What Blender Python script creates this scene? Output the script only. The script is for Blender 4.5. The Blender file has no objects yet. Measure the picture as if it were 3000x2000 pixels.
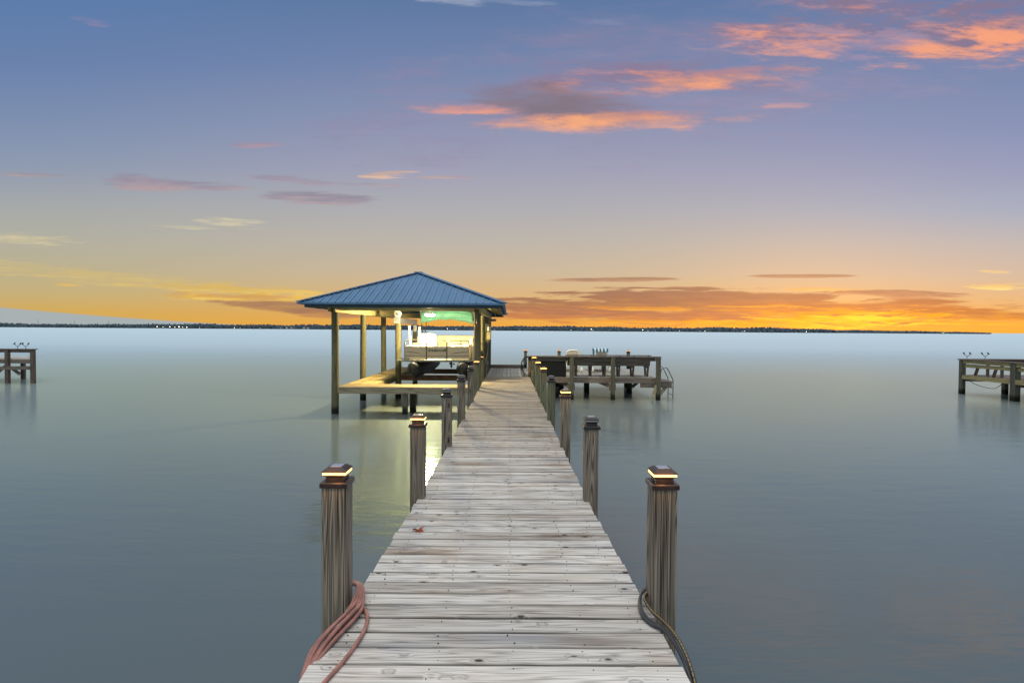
import bpy, math, random
from mathutils import Vector, Matrix
random.seed(7)
S = bpy.context.scene
COL = S.collection
R = math.radians
PI = math.pi

# ------------------------------------------------------------------ camera
HW = 2.41            # eye above the water
DK = 0.775           # deck above the water
cam_d = bpy.data.cameras.new('camera')
cam = bpy.data.objects.new('camera', cam_d); COL.objects.link(cam)
cam_d.sensor_width = 36; cam_d.lens = 19.2
cam_d.clip_start = 0.05; cam_d.clip_end = 60000
cam.location = (0, 0, HW)
cam.matrix_world = (Matrix.Translation((0, 0, HW)) @ Matrix.Rotation(R(-0.286), 4, 'Z') @
                    Matrix.Rotation(R(90 - 1.217), 4, 'X') @ Matrix.Rotation(R(0.40), 4, 'Z'))
S.camera = cam
S.view_settings.view_transform = 'Standard'
S.view_settings.look = 'None'
S.view_settings.exposure = 0.0
S.view_settings.gamma = 1.0
S.cycles.max_bounces = 7
S.cycles.use_denoising = True
S.cycles.sample_clamp_indirect = 4.0

# ------------------------------------------------------------------ node helper
def lin(c):
    if isinstance(c, str):
        c = [int(c[i:i+2], 16)/255 for i in (0, 2, 4)]
    return tuple(v/12.92 if v <= .04045 else ((v+.055)/1.055)**2.4 for v in c) + (1,)

class NT:
    def __init__(s, tree):
        s.t = tree; s.n = tree.nodes; s.l = tree.links
        s.n.clear()
    def new(s, ty, **kw):
        nd = s.n.new(ty)
        for k, v in kw.items(): setattr(nd, k, v)
        return nd
    def put(s, sock, v):
        if v is None: return
        if isinstance(v, bpy.types.NodeSocket): s.l.new(v, sock)
        else: sock.default_value = v
    def m(s, op, a, b=None, c=None, clamp=False):
        nd = s.new('ShaderNodeMath', operation=op, use_clamp=clamp)
        for i, v in enumerate((a, b, c)): s.put(nd.inputs[i], v)
        return nd.outputs[0]
    def vec(s, x, y, z=0.0):
        nd = s.new('ShaderNodeCombineXYZ')
        for i, v in enumerate((x, y, z)): s.put(nd.inputs[i], v)
        return nd.outputs[0]
    def sep(s, v):
        nd = s.new('ShaderNodeSeparateXYZ'); s.put(nd.inputs[0], v); return nd.outputs
    def noise(s, v, scale=1.0, detail=3.0, rough=.5, dist=0.0, dims='3D'):
        nd = s.new('ShaderNodeTexNoise', noise_dimensions=dims)
        s.put(nd.inputs['Vector'], v)
        nd.inputs['Scale'].default_value = scale; nd.inputs['Detail'].default_value = detail
        nd.inputs['Roughness'].default_value = rough; nd.inputs['Distortion'].default_value = dist
        return nd.outputs['Fac']
    def ramp(s, f, stops, interp='LINEAR'):
        nd = s.new('ShaderNodeValToRGB'); s.put(nd.inputs[0], f)
        cr = nd.color_ramp; cr.interpolation = interp
        while len(cr.elements) < len(stops): cr.elements.new(.5)
        for e, (p, c) in zip(cr.elements, stops):
            e.position = p; e.color = c if isinstance(c, tuple) else lin(c)
        return nd.outputs[0]
    def mix(s, f, a, b, mode='MIX'):
        nd = s.new('ShaderNodeMix', data_type='RGBA', blend_type=mode)
        s.put(nd.inputs[0], f); s.put(nd.inputs[6], a); s.put(nd.inputs[7], b)
        return nd.outputs[2]
    def smooth(s, v, lo, hi, a=0.0, b=1.0):
        nd = s.new('ShaderNodeMapRange', interpolation_type='SMOOTHSTEP')
        s.put(nd.inputs[0], v); nd.inputs[1].default_value = lo; nd.inputs[2].default_value = hi
        nd.inputs[3].default_value = a; nd.inputs[4].default_value = b
        return nd.outputs[0]
    def vm(s, op, a, b=None):
        nd = s.new('ShaderNodeVectorMath', operation=op)
        s.put(nd.inputs[0], a)
        if b is not None: s.put(nd.inputs[3 if op == 'SCALE' else 1], b)
        return nd.outputs[0]

# ------------------------------------------------------------------ sky
W = bpy.data.worlds.new('World'); S.world = W; W.use_nodes = True
W.cycles.sampling_method = 'MANUAL'; W.cycles.sample_map_resolution = 512
w = NT(W.node_tree)
tc = w.new('ShaderNodeTexCoord')
dx_, dy_, dz_ = w.sep(tc.outputs['Generated'])
hor = w.m('SQRT', w.m('ADD', w.m('MULTIPLY', dx_, dx_), w.m('MULTIPLY', dy_, dy_)))
ym = w.m('MAXIMUM', dy_, w.m('MULTIPLY', hor, .55))
V = w.m('DIVIDE', dz_, ym)                      # tangent of elevation, straightened
U = w.m('DIVIDE', dx_, ym)
Vc = w.m('MAXIMUM', V, 0.0)
el = w.m('MULTIPLY', w.m('ARCTANGENT', Vc), 1/(PI/2))
def vpos(py): return math.atan((966-py)/1600)/(PI/2)
def skyramp(st): return w.ramp(el, [(vpos(p) if p is not None else q, c) for p, q, c in st])
centre = skyramp([(966, 0, 'f0a83a'), (925, 0, 'e3aa5c'), (868, 0, 'd6b07c'), (800, 0, 'c7b398'), (700, 0, 'b8b0a8'),
                  (610, 0, 'abaab0'), (500, 0, '9d9db4'), (370, 0, '8a92b0'), (200, 0, '7183aa'), (0, 0, '5a759f'),
                  (None, .5, '52709c')])
left = skyramp([(966, 0, 'd9a84c'), (925, 0, 'd3aa58'), (868, 0, 'c3ae7a'), (800, 0, 'b9ae8e'), (700, 0, 'aeaca0'),
                (610, 0, 'a3a6a8'), (500, 0, '8c98ae'), (370, 0, '7b8dae'), (200, 0, '677faa'), (0, 0, '587aaa'),
                (None, .5, '52709c')])
right = skyramp([(966, 0, 'efac3c'), (925, 0, 'e9a850'), (868, 0, 'dbb07e'), (800, 0, 'ccb49e'), (700, 0, 'b9b1b0'),
                 (610, 0, 'a2a9bc'), (500, 0, '949ab9'), (370, 0, '838fb4'), (200, 0, '7484ac'), (0, 0, '5f7aa8'),
                 (None, .5, '52709c')])
sky = w.mix(w.smooth(U, -0.95, -0.05), left, centre)
sky = w.mix(w.smooth(U, 0.1, 0.95), sky, right)

W1 = w.noise(w.vec(w.m('MULTIPLY', U, 3.0), w.m('MULTIPLY', V, 14.0), 3.3), 1.0, 3, .5)
Uw = w.m('MULTIPLY_ADD', W1, .10, U)
Vw = w.m('MULTIPLY_ADD', W1, -.02, V)
NA = w.noise(w.vec(w.m('MULTIPLY', Uw, 5.0), w.m('MULTIPLY', Vw, 24.0), 1.7), 1.0, 8, .66)
NA2 = w.noise(w.vec(w.m('MULTIPLY', Uw, 9.0), w.m('MULTIPLY', Vw, 42.0), 8.1), 1.0, 7, .66)
NB = w.noise(w.vec(w.m('MULTIPLY', Uw, 8.0), w.m('MULTIPLY', Vw, 110.0), 4.2), 1.0, 6, .6)
NB2 = w.noise(w.vec(w.m('MULTIPLY', Uw, 16.0), w.m('MULTIPLY', Vw, 190.0), 9.9), 1.0, 5, .65)
NA, NA2, NB, NB2 = [w.m('MULTIPLY_ADD', q, 1.6, -.30, True) for q in (NA, NA2, NB, NB2)]
front = w.smooth(dy_, .15, .4)
def cloud(sky, cx, cy, rx, ry, slope, na, nb, amp, soft, top, bot, op, ck=.9, bias=0.0):
    cu, cv = (cx*1.27551-1492)/1600, (966+.0070*(cx*1.27551-1492)-cy*1.27551)/1600
    ru, rv = rx*1.22*1.27551/1600, ry*1.38*1.27551/1600
    a = w.m('MULTIPLY_ADD', U, 1/ru, -cu/ru)
    b = w.m('MULTIPLY_ADD', U, slope/rv, -cu*slope/rv)      # slope > 0 : falls to the right
    b = w.m('ADD', w.m('MULTIPLY_ADD', V, 1/rv, -cv/rv), b)
    r2 = w.m('ADD', w.m('MULTIPLY', a, a), w.m('MULTIPLY', b, b))
    d = w.m('MULTIPLY_ADD', na, 2*amp, 1-amp)
    d = w.m('SUBTRACT', d, r2)
    k = w.smooth(d, 0.0, soft*.95)
    k = w.m('MULTIPLY', w.m('MULTIPLY', k, op*.93), front)
    t = w.m('MULTIPLY_ADD', nb, ck*2, .5-ck+bias)
    t = w.m('SUBTRACT', t, w.m('MULTIPLY', b, .55), None, True)
    c = w.ramp(t, [(.26, top), (.66, w_mid(top, bot)), (1.0, bot)])
    return w.mix(k, sky, c)
def w_mid(a, b):
    a, b = lin(a), lin(b); return tuple(.5*(x+y) for x, y in zip(a, b))
C = cloud
# veil of lavender around the upper clouds, then the lit clouds themselves
sky = C(sky, 1650, 160, 820, 150, -.16, NA, NA2, 1.3, 1.8, '8c83a2', '9a8fac', .75)
sky = C(sky, 1420, 235, 470, 60, .0, NA, NA2, 1.3, 1.8, '8d86a4', '9a90ac', .6)
sky = C(sky, 2060, 68, 400, 60, .02, NA, NA2, 1.5, 1.5, '85728c', 'f09a78', .95, 1.3, -.12)
sky = C(sky, 2010, 112, 300, 34, -.02, NA2, NA, 1.8, 1.4, '9889a8', 'f4a27c', .88, 1.4, .04)
sky = C(sky, 2290, 60, 130, 58, .10, NA2, NA, 1.7, 1.4, '86738c', 'f8a078', .9, 1.4, -.02)
sky = C(sky, 1500, 182, 300, 38, -.02, NA, NA2, 1.3, 1.6, '8a7690', 'f0966e', .9, 1.2, -.18)
sky = C(sky, 1620, 186, 210, 19, -.10, NA2, NA, 1.0, 1.4, 'b88488', 'fca672', .92, 1.0, .14)
sky = C(sky, 1285, 246, 225, 40, .09, NA, NA2, .8, 1.5, '80707c', 'a87c80', 1.0, .7, -.3)
sky = C(sky, 1400, 280, 295, 20, -.035, NA2, NA, 1.0, 1.3, 'c08680', 'fcac78', .95, 1.0, .10)
sky = C(sky, 1060, 256, 110, 10, .02, NA2, NA, 1.3, 1.3, 'c08c90', 'fca27c', .85)
sky = C(sky, 1810, 245, 60, 6, -.03, NA2, NA, 1.2, 1.3, 'b894a4', 'e6a490', .7)
sky = C(sky, 1000, 6, 90, 11, .12, NA2, NA, 1.4, 1.6, '9aa4bc', 'b4b8c6', .8)
sky = C(sky, 1170, 12, 110, 7, .05, NA2, NA, 1.4, 1.6, '8492b4', '98a4bc', .6)
sky = C(sky, 1360, 62, 70, 8, .05, NA2, NA, 1.4, 1.6, '7f90b6', '8e9cbc', .6)
sky = C(sky, 220, 62, 42, 8, .16, NA2, NA, 1.3, 1.4, '8a86a8', 'a88ca4', .8)
sky = C(sky, 590, 336, 60, 6, -.05, NA2, NA, 1.4, 1.4, '98889c', 'b8929a', .7)
# mauve wisps left
sky = C(sky, 330, 424, 90, 14, .06, NB, NA2, 1.1, .9, '91859a', 'b39a9e', .8)
sky = C(sky, 480, 431, 100, 9, -.02, NB, NA2, 1.2, .9, '91859a', 'b39a9e', .75)
sky = C(sky, 735, 457, 118, 12, .03, NB, NB2, .9, .8, '8d8496', 'ae9aa0', .85)
sky = C(sky, 700, 418, 110, 7, .07, NB, NB2, 1.3, 1.0, '95899c', 'ae98a2', .65)
sky = C(sky, 850, 427, 80, 5, .0, NB, NB2, 1.3, 1.0, '9e8f9c', 'bca09e', .6)
sky = C(sky, 895, 404, 50, 7, -.06, NB, NB2, 1.5, 1.0, 'd0a890', 'eec4a0', .75)
sky = C(sky, 1020, 409, 85, 4, -.0, NB, NB2, 1.3, 1.0, 'ac98a0', 'cca898', .6)
sky = C(sky, 80, 406, 110, 4, .05, NB, NB2, 1.1, .9, '9a8f9e', 'b89c98', .7)
# cream wisps left
sky = C(sky, 520, 513, 75, 9, .03, NB2, NB, 1.5, 1.3, 'c8bfa4', 'e2d3ac', .8)
sky = C(sky, 410, 523, 70, 4, .02, NB2, NB, 1.5, 1.3, 'c0baa2', 'd6caa8', .7)
sky = C(sky, 65, 551, 100, 11, .03, NB2, NB, 1.5, 1.4, 'c6bb98', 'dccba0', .8)
sky = C(sky, 290, 642, 480, 16, .095, NB2, NB, 1.1, 1.6, 'd6b96e', 'e8c570', .6)
sky = C(sky, 600, 668, 240, 9, .05, NB2, NB, 1.4, 1.1, 'd8b25c', 'f4cb62', .75)
sky = C(sky, 560, 684, 200, 8, .02, NB2, NB, 1.5, 1.0, 'd09a54', 'fad058', .85)
sky = C(sky, 155, 654, 34, 3, .02, NB2, NB, 1.3, 1.0, 'd6ac5c', 'eec064', .7)
sky = C(sky, 690, 706, 170, 10, .05, NB, NB2, .7, .6, 'a0755c', 'b48458', .95)
sky = C(sky, 760, 722, 110, 9, .06, NB, NB2, .9, .8, 'a0755c', 'c08a58', .9)
# low burnt bank right of the boathouse
sky = C(sky, 1405, 642, 130, 5, -.01, NB, NB2, .7, .7, '98705e', 'b8866a', .9)
sky = C(sky, 1850, 634, 110, 4, -.01, NB, NB2, .7, .7, '98705e', 'b8866a', .85)
sky = C(sky, 1700, 716, 560, 30, .0, NB, NB2, 1.6, .9, 'a8684e', 'd0804c', .85, .6)
sky = C(sky, 1620, 690, 330, 21, .0, NB, NB2, 1.1, .5, '96695a', 'b87a56', 1.0, .5)
sky = C(sky, 1330, 703, 260, 19, .0, NB, NB2, 1.5, .6, '9c6e58', 'cc8850', 1.0, .6)
sky = C(sky, 1430, 725, 350, 13, .01, NB, NB2, 1.1, .7, 'a8705a', 'd0854c', .95, .6)
sky = C(sky, 1950, 706, 260, 13, -.02, NB, NB2, .9, .7, 'ab6e50', 'e08c48', .95, .7)
sky = C(sky, 2060, 675, 150, 8, .01, NB, NB2, 1.0, .7, '9b6e60', 'c48868', .9)
sky = C(sky, 2230, 722, 200, 12, .02, NB, NB2, .9, .7, 'b87448', 'e8983c', .9, .7)
sky = C(sky, 1930, 732, 220, 17, -.03, NB2, NB, 1.9, .8, 'f0a030', 'ffe246', .95, 1.0, .1)
sky = C(sky, 1700, 741, 150, 8, .0, NB2, NB, 1.6, .9, 'f09c34', 'fcc63c', .8, 1.0)
sky = C(sky, 1480, 709, 170, 4, .0, NB2, NB, 1.4, .9, 'dc8c40', 'f8ba4c', .8)
sky = C(sky, 1760, 703, 120, 3, -.01, NB2, NB, 1.4, .9, 'dc8c40', 'f8ba4c', .75)
sky = C(sky, 1560, 739, 260, 3, .0, NB2, NB, 1.4, .9, 'e89838', 'fcc040', .8)
sky = C(sky, 2200, 742, 150, 3, .01, NB2, NB, 1.5, .9, 'f0a436', 'fcd040', .8)
sky = C(sky, 2285, 624, 42, 3, .01, NB2, NB, 1.2, 1.0, 'e8c48c', 'fce49a', .9)
sky = C(sky, 2290, 659, 75, 6, -.02, NB2, NB, 1.6, .9, 'ecc47a', 'fee48c', .9)
sky = C(sky, 1880, 665, 90, 3, .0, NB2, NB, 1.5, .9, 'e4b06c', 'f8cc74', .8)
# a pale blue-grey bank of cloud lying on the horizon to the left
edge = w.m('SUBTRACT', w.m('MULTIPLY_ADD', w.m('MULTIPLY', U, U),   .047, -.0060), V)
bank = w.m('MULTIPLY', w.smooth(edge, -.0016, .0016), w.smooth(U, -.28, -.36))
bank = w.m('MULTIPLY', bank, w.smooth(V, .10, .06))
sky = w.mix(w.m('MULTIPLY', bank, w.m('MULTIPLY', front, .93)), sky, lin('a2b0b6'))

# the dusk sky overhead and behind the camera is a pale bright overcast
over = w.smooth(dz_, .535, .88)
behind = w.smooth(dy_, .05, -.75)
pale = w.mix(over, (.30, .34, .38, 1), (1.55, 1.58, 1.6, 1))
kk = w.m('MAXIMUM', over, w.m('MULTIPLY', behind, .9))
sky = w.mix(kk, sky, pale)
nish = w.new('ShaderNodeTexSky', sky_type='NISHITA')
nish.sun_disc = False; nish.sun_elevation = R(1.5); nish.sun_rotation = R(29)
bg = w.new('ShaderNodeBackground'); w.put(bg.inputs[0], sky); bg.inputs[1].default_value = 1.0
bg2 = w.new('ShaderNodeBackground'); w.put(bg2.inputs[0], nish.outputs[0]); bg2.inputs[1].default_value = .012
add = w.new('ShaderNodeAddShader'); w.l.new(bg.outputs[0], add.inputs[0]); w.l.new(bg2.outputs[0], add.inputs[1])
out = w.new('ShaderNodeOutputWorld'); w.l.new(add.outputs[0], out.inputs[0])

sun_d = bpy.data.lights.new('sun', 'SUN'); sun_d.energy = .6; sun_d.angle = R(50); sun_d.color = (1, .95, .88)
sun = bpy.data.objects.new('sun', sun_d); COL.objects.link(sun)
sun.rotation_euler = (R(42), 0, R(-18)); sun.location = (-5, -10, 30)

# ------------------------------------------------------------------ materials
def base_mat(name):
    m = bpy.data.materials.new(name); m.use_nodes = True
    return m, NT(m.node_tree)
def finish(n, col, rough=.6, metal=0.0, bump=None, bstr=.3, bdist=.01, spec=.5, emis=None, estr=0.0):
    p = n.new('ShaderNodeBsdfPrincipled'); n.put(p.inputs['Base Color'], col)
    n.put(p.inputs['Roughness'], rough); n.put(p.inputs['Metallic'], metal)
    p.inputs['Specular IOR Level'].default_value = spec
    if bump is not None:
        b = n.new('ShaderNodeBump'); b.inputs['Strength'].default_value = bstr; b.inputs['Distance'].default_value = bdist
        n.put(b.inputs['Height'], bump); n.l.new(b.outputs[0], p.inputs['Normal'])
    if emis is not None:
        n.put(p.inputs['Emission Color'], emis); p.inputs['Emission Strength'].default_value = estr
    o = n.new('ShaderNodeOutputMaterial'); n.l.new(p.outputs[0], o.inputs[0])
    return p
def wood(name, axis, light, dark, tint=None, grain=1.0, rings=9.0, knots=.5, ringk=.5, bstr=.4, rough=.75, wet=False, stains=0.0, var=.25, kn=(14.0, 7.0), along=.55, rpow=2.2, edge=None):
    """weathered timber; grain runs along `axis` (0,1,2)"""
    m, n = base_mat(name)
    tcn = n.new('ShaderNodeTexCoord'); geo = n.new('ShaderNodeNewGeometry'); oi = n.new('ShaderNodeObjectInfo')
    P = tcn.outputs['Object']
    rnd = n.m('ADD', n.m('MULTIPLY', geo.outputs['Random Per Island'], 37.0), n.m('MULTIPLY', oi.outputs['Random'], 53.0))
    s = [11.0/grain]*3; s[axis] = along
    mp = n.vm('MULTIPLY', P, tuple(s))
    mp = n.vm('ADD', mp, n.vec(rnd, n.m('MULTIPLY', rnd, .37), n.m('MULTIPLY', rnd, .71)))
    n1 = n.noise(mp, 1.0, 2.5, .45, .15)
    # knots: sparse cells in stretched space
    ks = [kn[0]]*3; ks[axis] = kn[1]
    kp = n.vm('ADD', n.vm('MULTIPLY', P, tuple(ks)), n.vec(n.m('MULTIPLY', rnd, .9), rnd, n.m('MULTIPLY', rnd, .5)))
    vo = n.new('ShaderNodeTexVoronoi', feature='F1'); n.put(vo.inputs['Vector'], kp); vo.inputs['Scale'].default_value = 1.0
    vr = n.sep(vo.outputs['Color'])[0]
    has = n.m('LESS_THAN', vr, knots*.3)
    kd = vo.outputs['Distance']
    knot = n.m('MULTIPLY', has, n.smooth(kd, .17, .09))
    halo = n.m('MULTIPLY', has, n.smooth(kd, .38, .10))
    ring = n.m('SINE', n.m('MULTIPLY', n.m('ADD', n1, n.m('MULTIPLY', halo, .10)), rings*6.283))
    ring = n.m('MULTIPLY_ADD', ring, .5, .5)
    ring = n.m('POWER', ring, rpow)
    fs = [150.0/grain]*3; fs[axis] = 2.2
    fp = n.vm('ADD', n.vm('MULTIPLY', P, tuple(fs)), n.vec(rnd, rnd, rnd))
    fib = n.noise(fp, 1.0, 3, .6)
    f2s = [42.0/grain]*3; f2s[axis] = .9
    fib2 = n.noise(n.vm('ADD', n.vm('MULTIPLY', P, tuple(f2s)), n.vec(rnd, rnd, rnd)), 1.0, 3, .55)
    t = n.m('ADD', n.m('MULTIPLY', ring, ringk), n.m('MULTIPLY', n.smooth(fib, .42, .68), .35*(1.2-ringk)))
    t = n.m('ADD', t, n.m('MULTIPLY', n.smooth(fib2, .52, .72), .45), None, True)
    crack = n.m('MULTIPLY', n.smooth(fib2, .66, .70), n.smooth(fib, .45, .6))
    col = n.mix(t, lin(light), lin(dark))
    if tint:
        big = n.noise(n.vm('ADD', P, n.vec(rnd, rnd, rnd)), 1.6, 3, .5)
        col = n.mix(n.m('MULTIPLY', n.smooth(big, .45, .7), .7), col, n.mix(t, lin(tint[0]), lin(tint[1])))
    if stains:
        st = n.noise(n.vm('MULTIPLY', P, (.7, 3.4, 1.3)), 1.0, 4, .6)
        st2 = n.noise(n.vm('ADD', n.vm('MULTIPLY', P, (.6, 4.2, 1.0)), (7.0, 3.0, 1.0)), 1.0, 3, .5)
        col = n.mix(n.m('MULTIPLY', n.smooth(st, .52, .72), stains), col, lin('9a7f66'), 'MULTIPLY')
        col = n.mix(n.m('MULTIPLY', n.smooth(st2, .52, .72), stains*.8), col, lin('9aa2b4'), 'MULTIPLY')
    bri = n.m('ADD', n.m('MULTIPLY', n.m('FRACT', n.m('MULTIPLY', rnd, 3.7)), var*2), 1-var)
    col = n.mix(1.0, col, n.vec(bri, bri, bri), 'MULTIPLY')
    col = n.mix(n.m('MULTIPLY', halo, .28), col, lin(dark))
    col = n.mix(n.m('MULTIPLY', knot, .9), col, lin('231a14'))
    col = n.mix(n.m('MULTIPLY', crack, .8), col, lin('1c1613'))
    if edge:                                   # board edges darkened: weathering dirt plus gap shade painted in
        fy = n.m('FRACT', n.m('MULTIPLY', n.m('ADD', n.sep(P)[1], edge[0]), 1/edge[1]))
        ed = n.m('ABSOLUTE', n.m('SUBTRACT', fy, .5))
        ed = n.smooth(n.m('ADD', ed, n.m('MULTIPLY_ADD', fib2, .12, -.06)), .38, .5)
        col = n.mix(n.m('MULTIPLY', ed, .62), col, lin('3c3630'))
        far_tint = n.smooth(n.m('ADD', n.sep(P)[1], n.m('MULTIPLY', fib2, 2.0)), 3.5, 10.0)  # boards turn browner and darker farther along the dock
        col = n.mix(n.m('MULTIPLY', far_tint, .75), col, lin('b3a694'), 'MULTIPLY')
    if wet:                                    # algae and water line on a pile
        z = n.sep(P)[2] if wet is True else n.m('ADD', n.sep(P)[2], wet)
        zn = n.m('MULTIPLY_ADD', fib2, .10, z)
        col = n.mix(n.smooth(zn, .34, .16), col, lin('15170f'))
    h = n.m('SUBTRACT', n.m('MULTIPLY', n.m('SUBTRACT', 1.0, ring), .6), n.m('ADD', n.m('MULTIPLY', fib, .5), crack))
    finish(n, col, rough, 0, h, bstr, .004, .3)
    return m
def plain(name, col, rough=.5, metal=0.0, var=.12, nscale=8.0, bstr=.0, spec=.5, stretch=None):
    m, n = base_mat(name)
    tcn = n.new('ShaderNodeTexCoord'); P = tcn.outputs['Object']
    if stretch: P = n.vm('MULTIPLY', P, stretch)
    f = n.noise(P, nscale, 5, .6)
    c = lin(col); a = tuple(v*(1-var) for v in c[:3]) + (1,); b = tuple(min(1, v*(1+var)) for v in c[:3]) + (1,)
    r = n.m('ADD', n.m('MULTIPLY', f, .25), max(0, rough-.12))
    finish(n, n.mix(n.smooth(f, .3, .7), a, b), r, metal, f if bstr else None, bstr, .01, spec)
    return m
def glow(name, col, strength):
    m, n = base_mat(name)
    finish(n, col, .4, 0, emis=col, estr=strength); return m

M = {}
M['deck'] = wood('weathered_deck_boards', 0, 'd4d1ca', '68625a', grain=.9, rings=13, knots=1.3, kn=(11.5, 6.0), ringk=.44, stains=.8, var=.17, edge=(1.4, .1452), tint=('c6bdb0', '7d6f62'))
M['deck_y'] = wood('weathered_platform_boards', 1, 'b0aea4', '64605a', rings=6, knots=.3, ringk=.4, stains=.6, var=.16)
M['walk_x'] = wood('catwalk_boards', 0, 'b29c70', '6f6040', rings=6, knots=.3, ringk=.4, var=.15)
M['walk_y'] = wood('catwalk_boards_lengthwise', 1, 'c0a870', '7f6c40', rings=6, knots=.3, ringk=.4, var=.15)
M['beam_x'] = wood('timber_beam', 0, 'a39a80', '5a5242', rings=8, knots=.6, ringk=.6, var=.1)
M['beam_y'] = wood('timber_beam_lengthwise', 1, 'a3976c', '6a5f42', rings=8, knots=.4, ringk=.5, var=.1)
M['frame_x'] = wood('roof_timber', 0, 'b8a878', '8c7c50', rings=6, ringk=.35, var=.1)
M['frame_y'] = wood('roof_timber_lengthwise', 1, 'b8a878', '8c7c50', rings=6, ringk=.35, var=.1)
M['dark_x'] = wood('dark_rail_timber', 0, '7b7068', '3d352f', rings=8, ringk=.5, var=.15)
M['dark_y'] = wood('dark_timber_lengthwise', 1, '7b7068', '3d352f', rings=8, ringk=.5, var=.15)
M['dark_z'] = wood('dark_timber_upright', 2, '6f6258', '332b25', rings=8, ringk=.5, var=.15)
M['post_brown'] = wood('weathered_post', 2, '988e7f', '1f1813', grain=.7, rings=21, knots=.9, ringk=.72, along=.32, rpow=1.3, kn=(8.0, 3.2), bstr=.7, var=.08, wet=.77)
M['post_green'] = wood('greenish_post', 2, '74755c', '35382a', grain=.85, rings=7, knots=.3, ringk=.5, bstr=.5, var=.1, wet=.77)
M['post_rail'] = wood('green_rail_post', 2, '68675a', '33342a', grain=.85, rings=7, knots=.3, ringk=.5, bstr=.5, var=.1, wet=True)
M['pile'] = wood('treated_pile', 2, '706b4e', '383726', grain=.9, rings=4, knots=.25, ringk=.35, bstr=.5, var=.08, wet=True)
M['pile_dark'] = wood('dark_pile', 2, '4a4438', '221f1a', grain=.9, rings=4, knots=.25, ringk=.35, var=.08, wet=True)
M['bronze'] = plain('bronze_plastic', '2e2728', .35, .3, .2, 30, .1)
M['bronze_black'] = plain('black_plastic_cap', '2c2a2c', .35, .2, .2, 30, .1)
M['solar'] = plain('solar_cell', '8d96ac', .15, .1, .1, 40)
M['amber'] = glow('amber_light', (1.0, .50, .13, 1), 4.8)
M['amber_dim'] = glow('amber_light_faint', (1.0, .55, .2, 1), 1.5)
M['roof'] = plain('blue_metal_roof', '527a9c', .45, .25, .10, 3, .0, .5, (1, .25, 1))
M['fascia'] = plain('dark_blue_fascia', '3a4954', .45, .2, .12, 4)
M['steel'] = plain('galvanised_steel', 'c4c6c4', .35, .8, .2, 12)
M['alu'] = plain('aluminium', '8e9296', .38, .85, .25, 6, .2)
M['alu_dark'] = plain('weathered_pontoon_aluminium', '54585d', .55, .75, .45, 4, .4)
M['tube'] = plain('railing_tube', '6e685c', .35, .6, .1, 6)  # dark tone carries the shade of the backlit boat rails
M['ladder'] = plain('ladder_steel', '8a9298', .3, .9, .1, 6)
M['white'] = plain('white_plastic', 'efece4', .4, 0, .06, 8)
M['vinyl'] = plain('cream_vinyl', 'ece3c8', .45, 0, .05, 6)
M['panel'] = plain('boat_side_panel', 'c6beb0', .35, .1, .06, 3)
M['deepgreen'] = plain('dark_green_paint', '1f3a36', .4, 0, .1, 8)
M['canvas'] = plain('green_canvas', '48796e', .8, 0, .18, 5, .4)
M['canvas_seam'] = plain('dark_green_seam', '1e6a50', .8, 0, .1, 8)
M['rust'] = plain('brown_lift_beam', '6e5136', .5, .4, .3, 4, .2)
M['black'] = plain('black_plastic', '060608', .6, 0, .3, 20, .2)
M['grey'] = plain('grey_plastic', '8a8c86', .5, 0, .1, 9)
M['boxy'] = plain('weathered_box_enamel', 'b4a874', .45, .2, .15, 9)
M['rubber'] = plain('black_rubber', '121110', .5, 0, .2, 20)
M['teal'] = plain('teal_towel', '2c6f86', .9, 0, .15, 20)
M['towelwhite'] = plain('white_towel', 'dfe6e6', .9, 0, .08, 20)
M['hose'] = plain('faded_red_hose', '986a60', .55, 0, .22, 14, .3)
M['hose_black'] = plain('black_hose', '3a3b3d', .45, 0, .25, 14, .2)
M['hose_gold'] = plain('yellow_hose_stripe', 'a88a3c', .5, 0, .3, 30)
M['leaf'] = plain('brown_leaf', '8a3f1e', .6, 0, .5, 60, .4)
M['nail'] = plain('rusty_nail', '2a211c', .6, .3, .3, 30)
M['lamp_lens'] = glow('floodlight_lens', (1.0, .93, .72, 1), 30.0)
M['house'] = plain('pale_house_wall', 'b8bcc0', .7, 0, .1, .3)
M['houseroof'] = plain('grey_house_roof', '6a6e74', .7, 0, .1, .3)
M['shorelight'] = glow('shore_lamp_light', (1.0, .82, .5, 1), 14.0)
M['mast'] = plain('mast_steel', '4a5560', .6, .3, .1, 1)
M['motor'] = plain('outboard_grey', '4c5054', .4, .2, .2, 9)

def mat_trees():
    m, n = base_mat('far_trees')
    tcn = n.new('ShaderNodeTexCoord'); geo = n.new('ShaderNodeNewGeometry')
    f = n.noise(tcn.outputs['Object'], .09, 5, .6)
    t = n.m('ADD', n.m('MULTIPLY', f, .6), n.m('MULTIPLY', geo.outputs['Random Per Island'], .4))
    finish(n, n.mix(t, lin('3a4852'), lin('62727c')), .9, 0, spec=.1)  # distance haze is put into the foliage colour as blue-grey
    return m
M['trees'] = mat_trees()
M['land'] = plain('far_shore_ground', '4a4c44', .9, 0, .2, .05)

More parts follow.
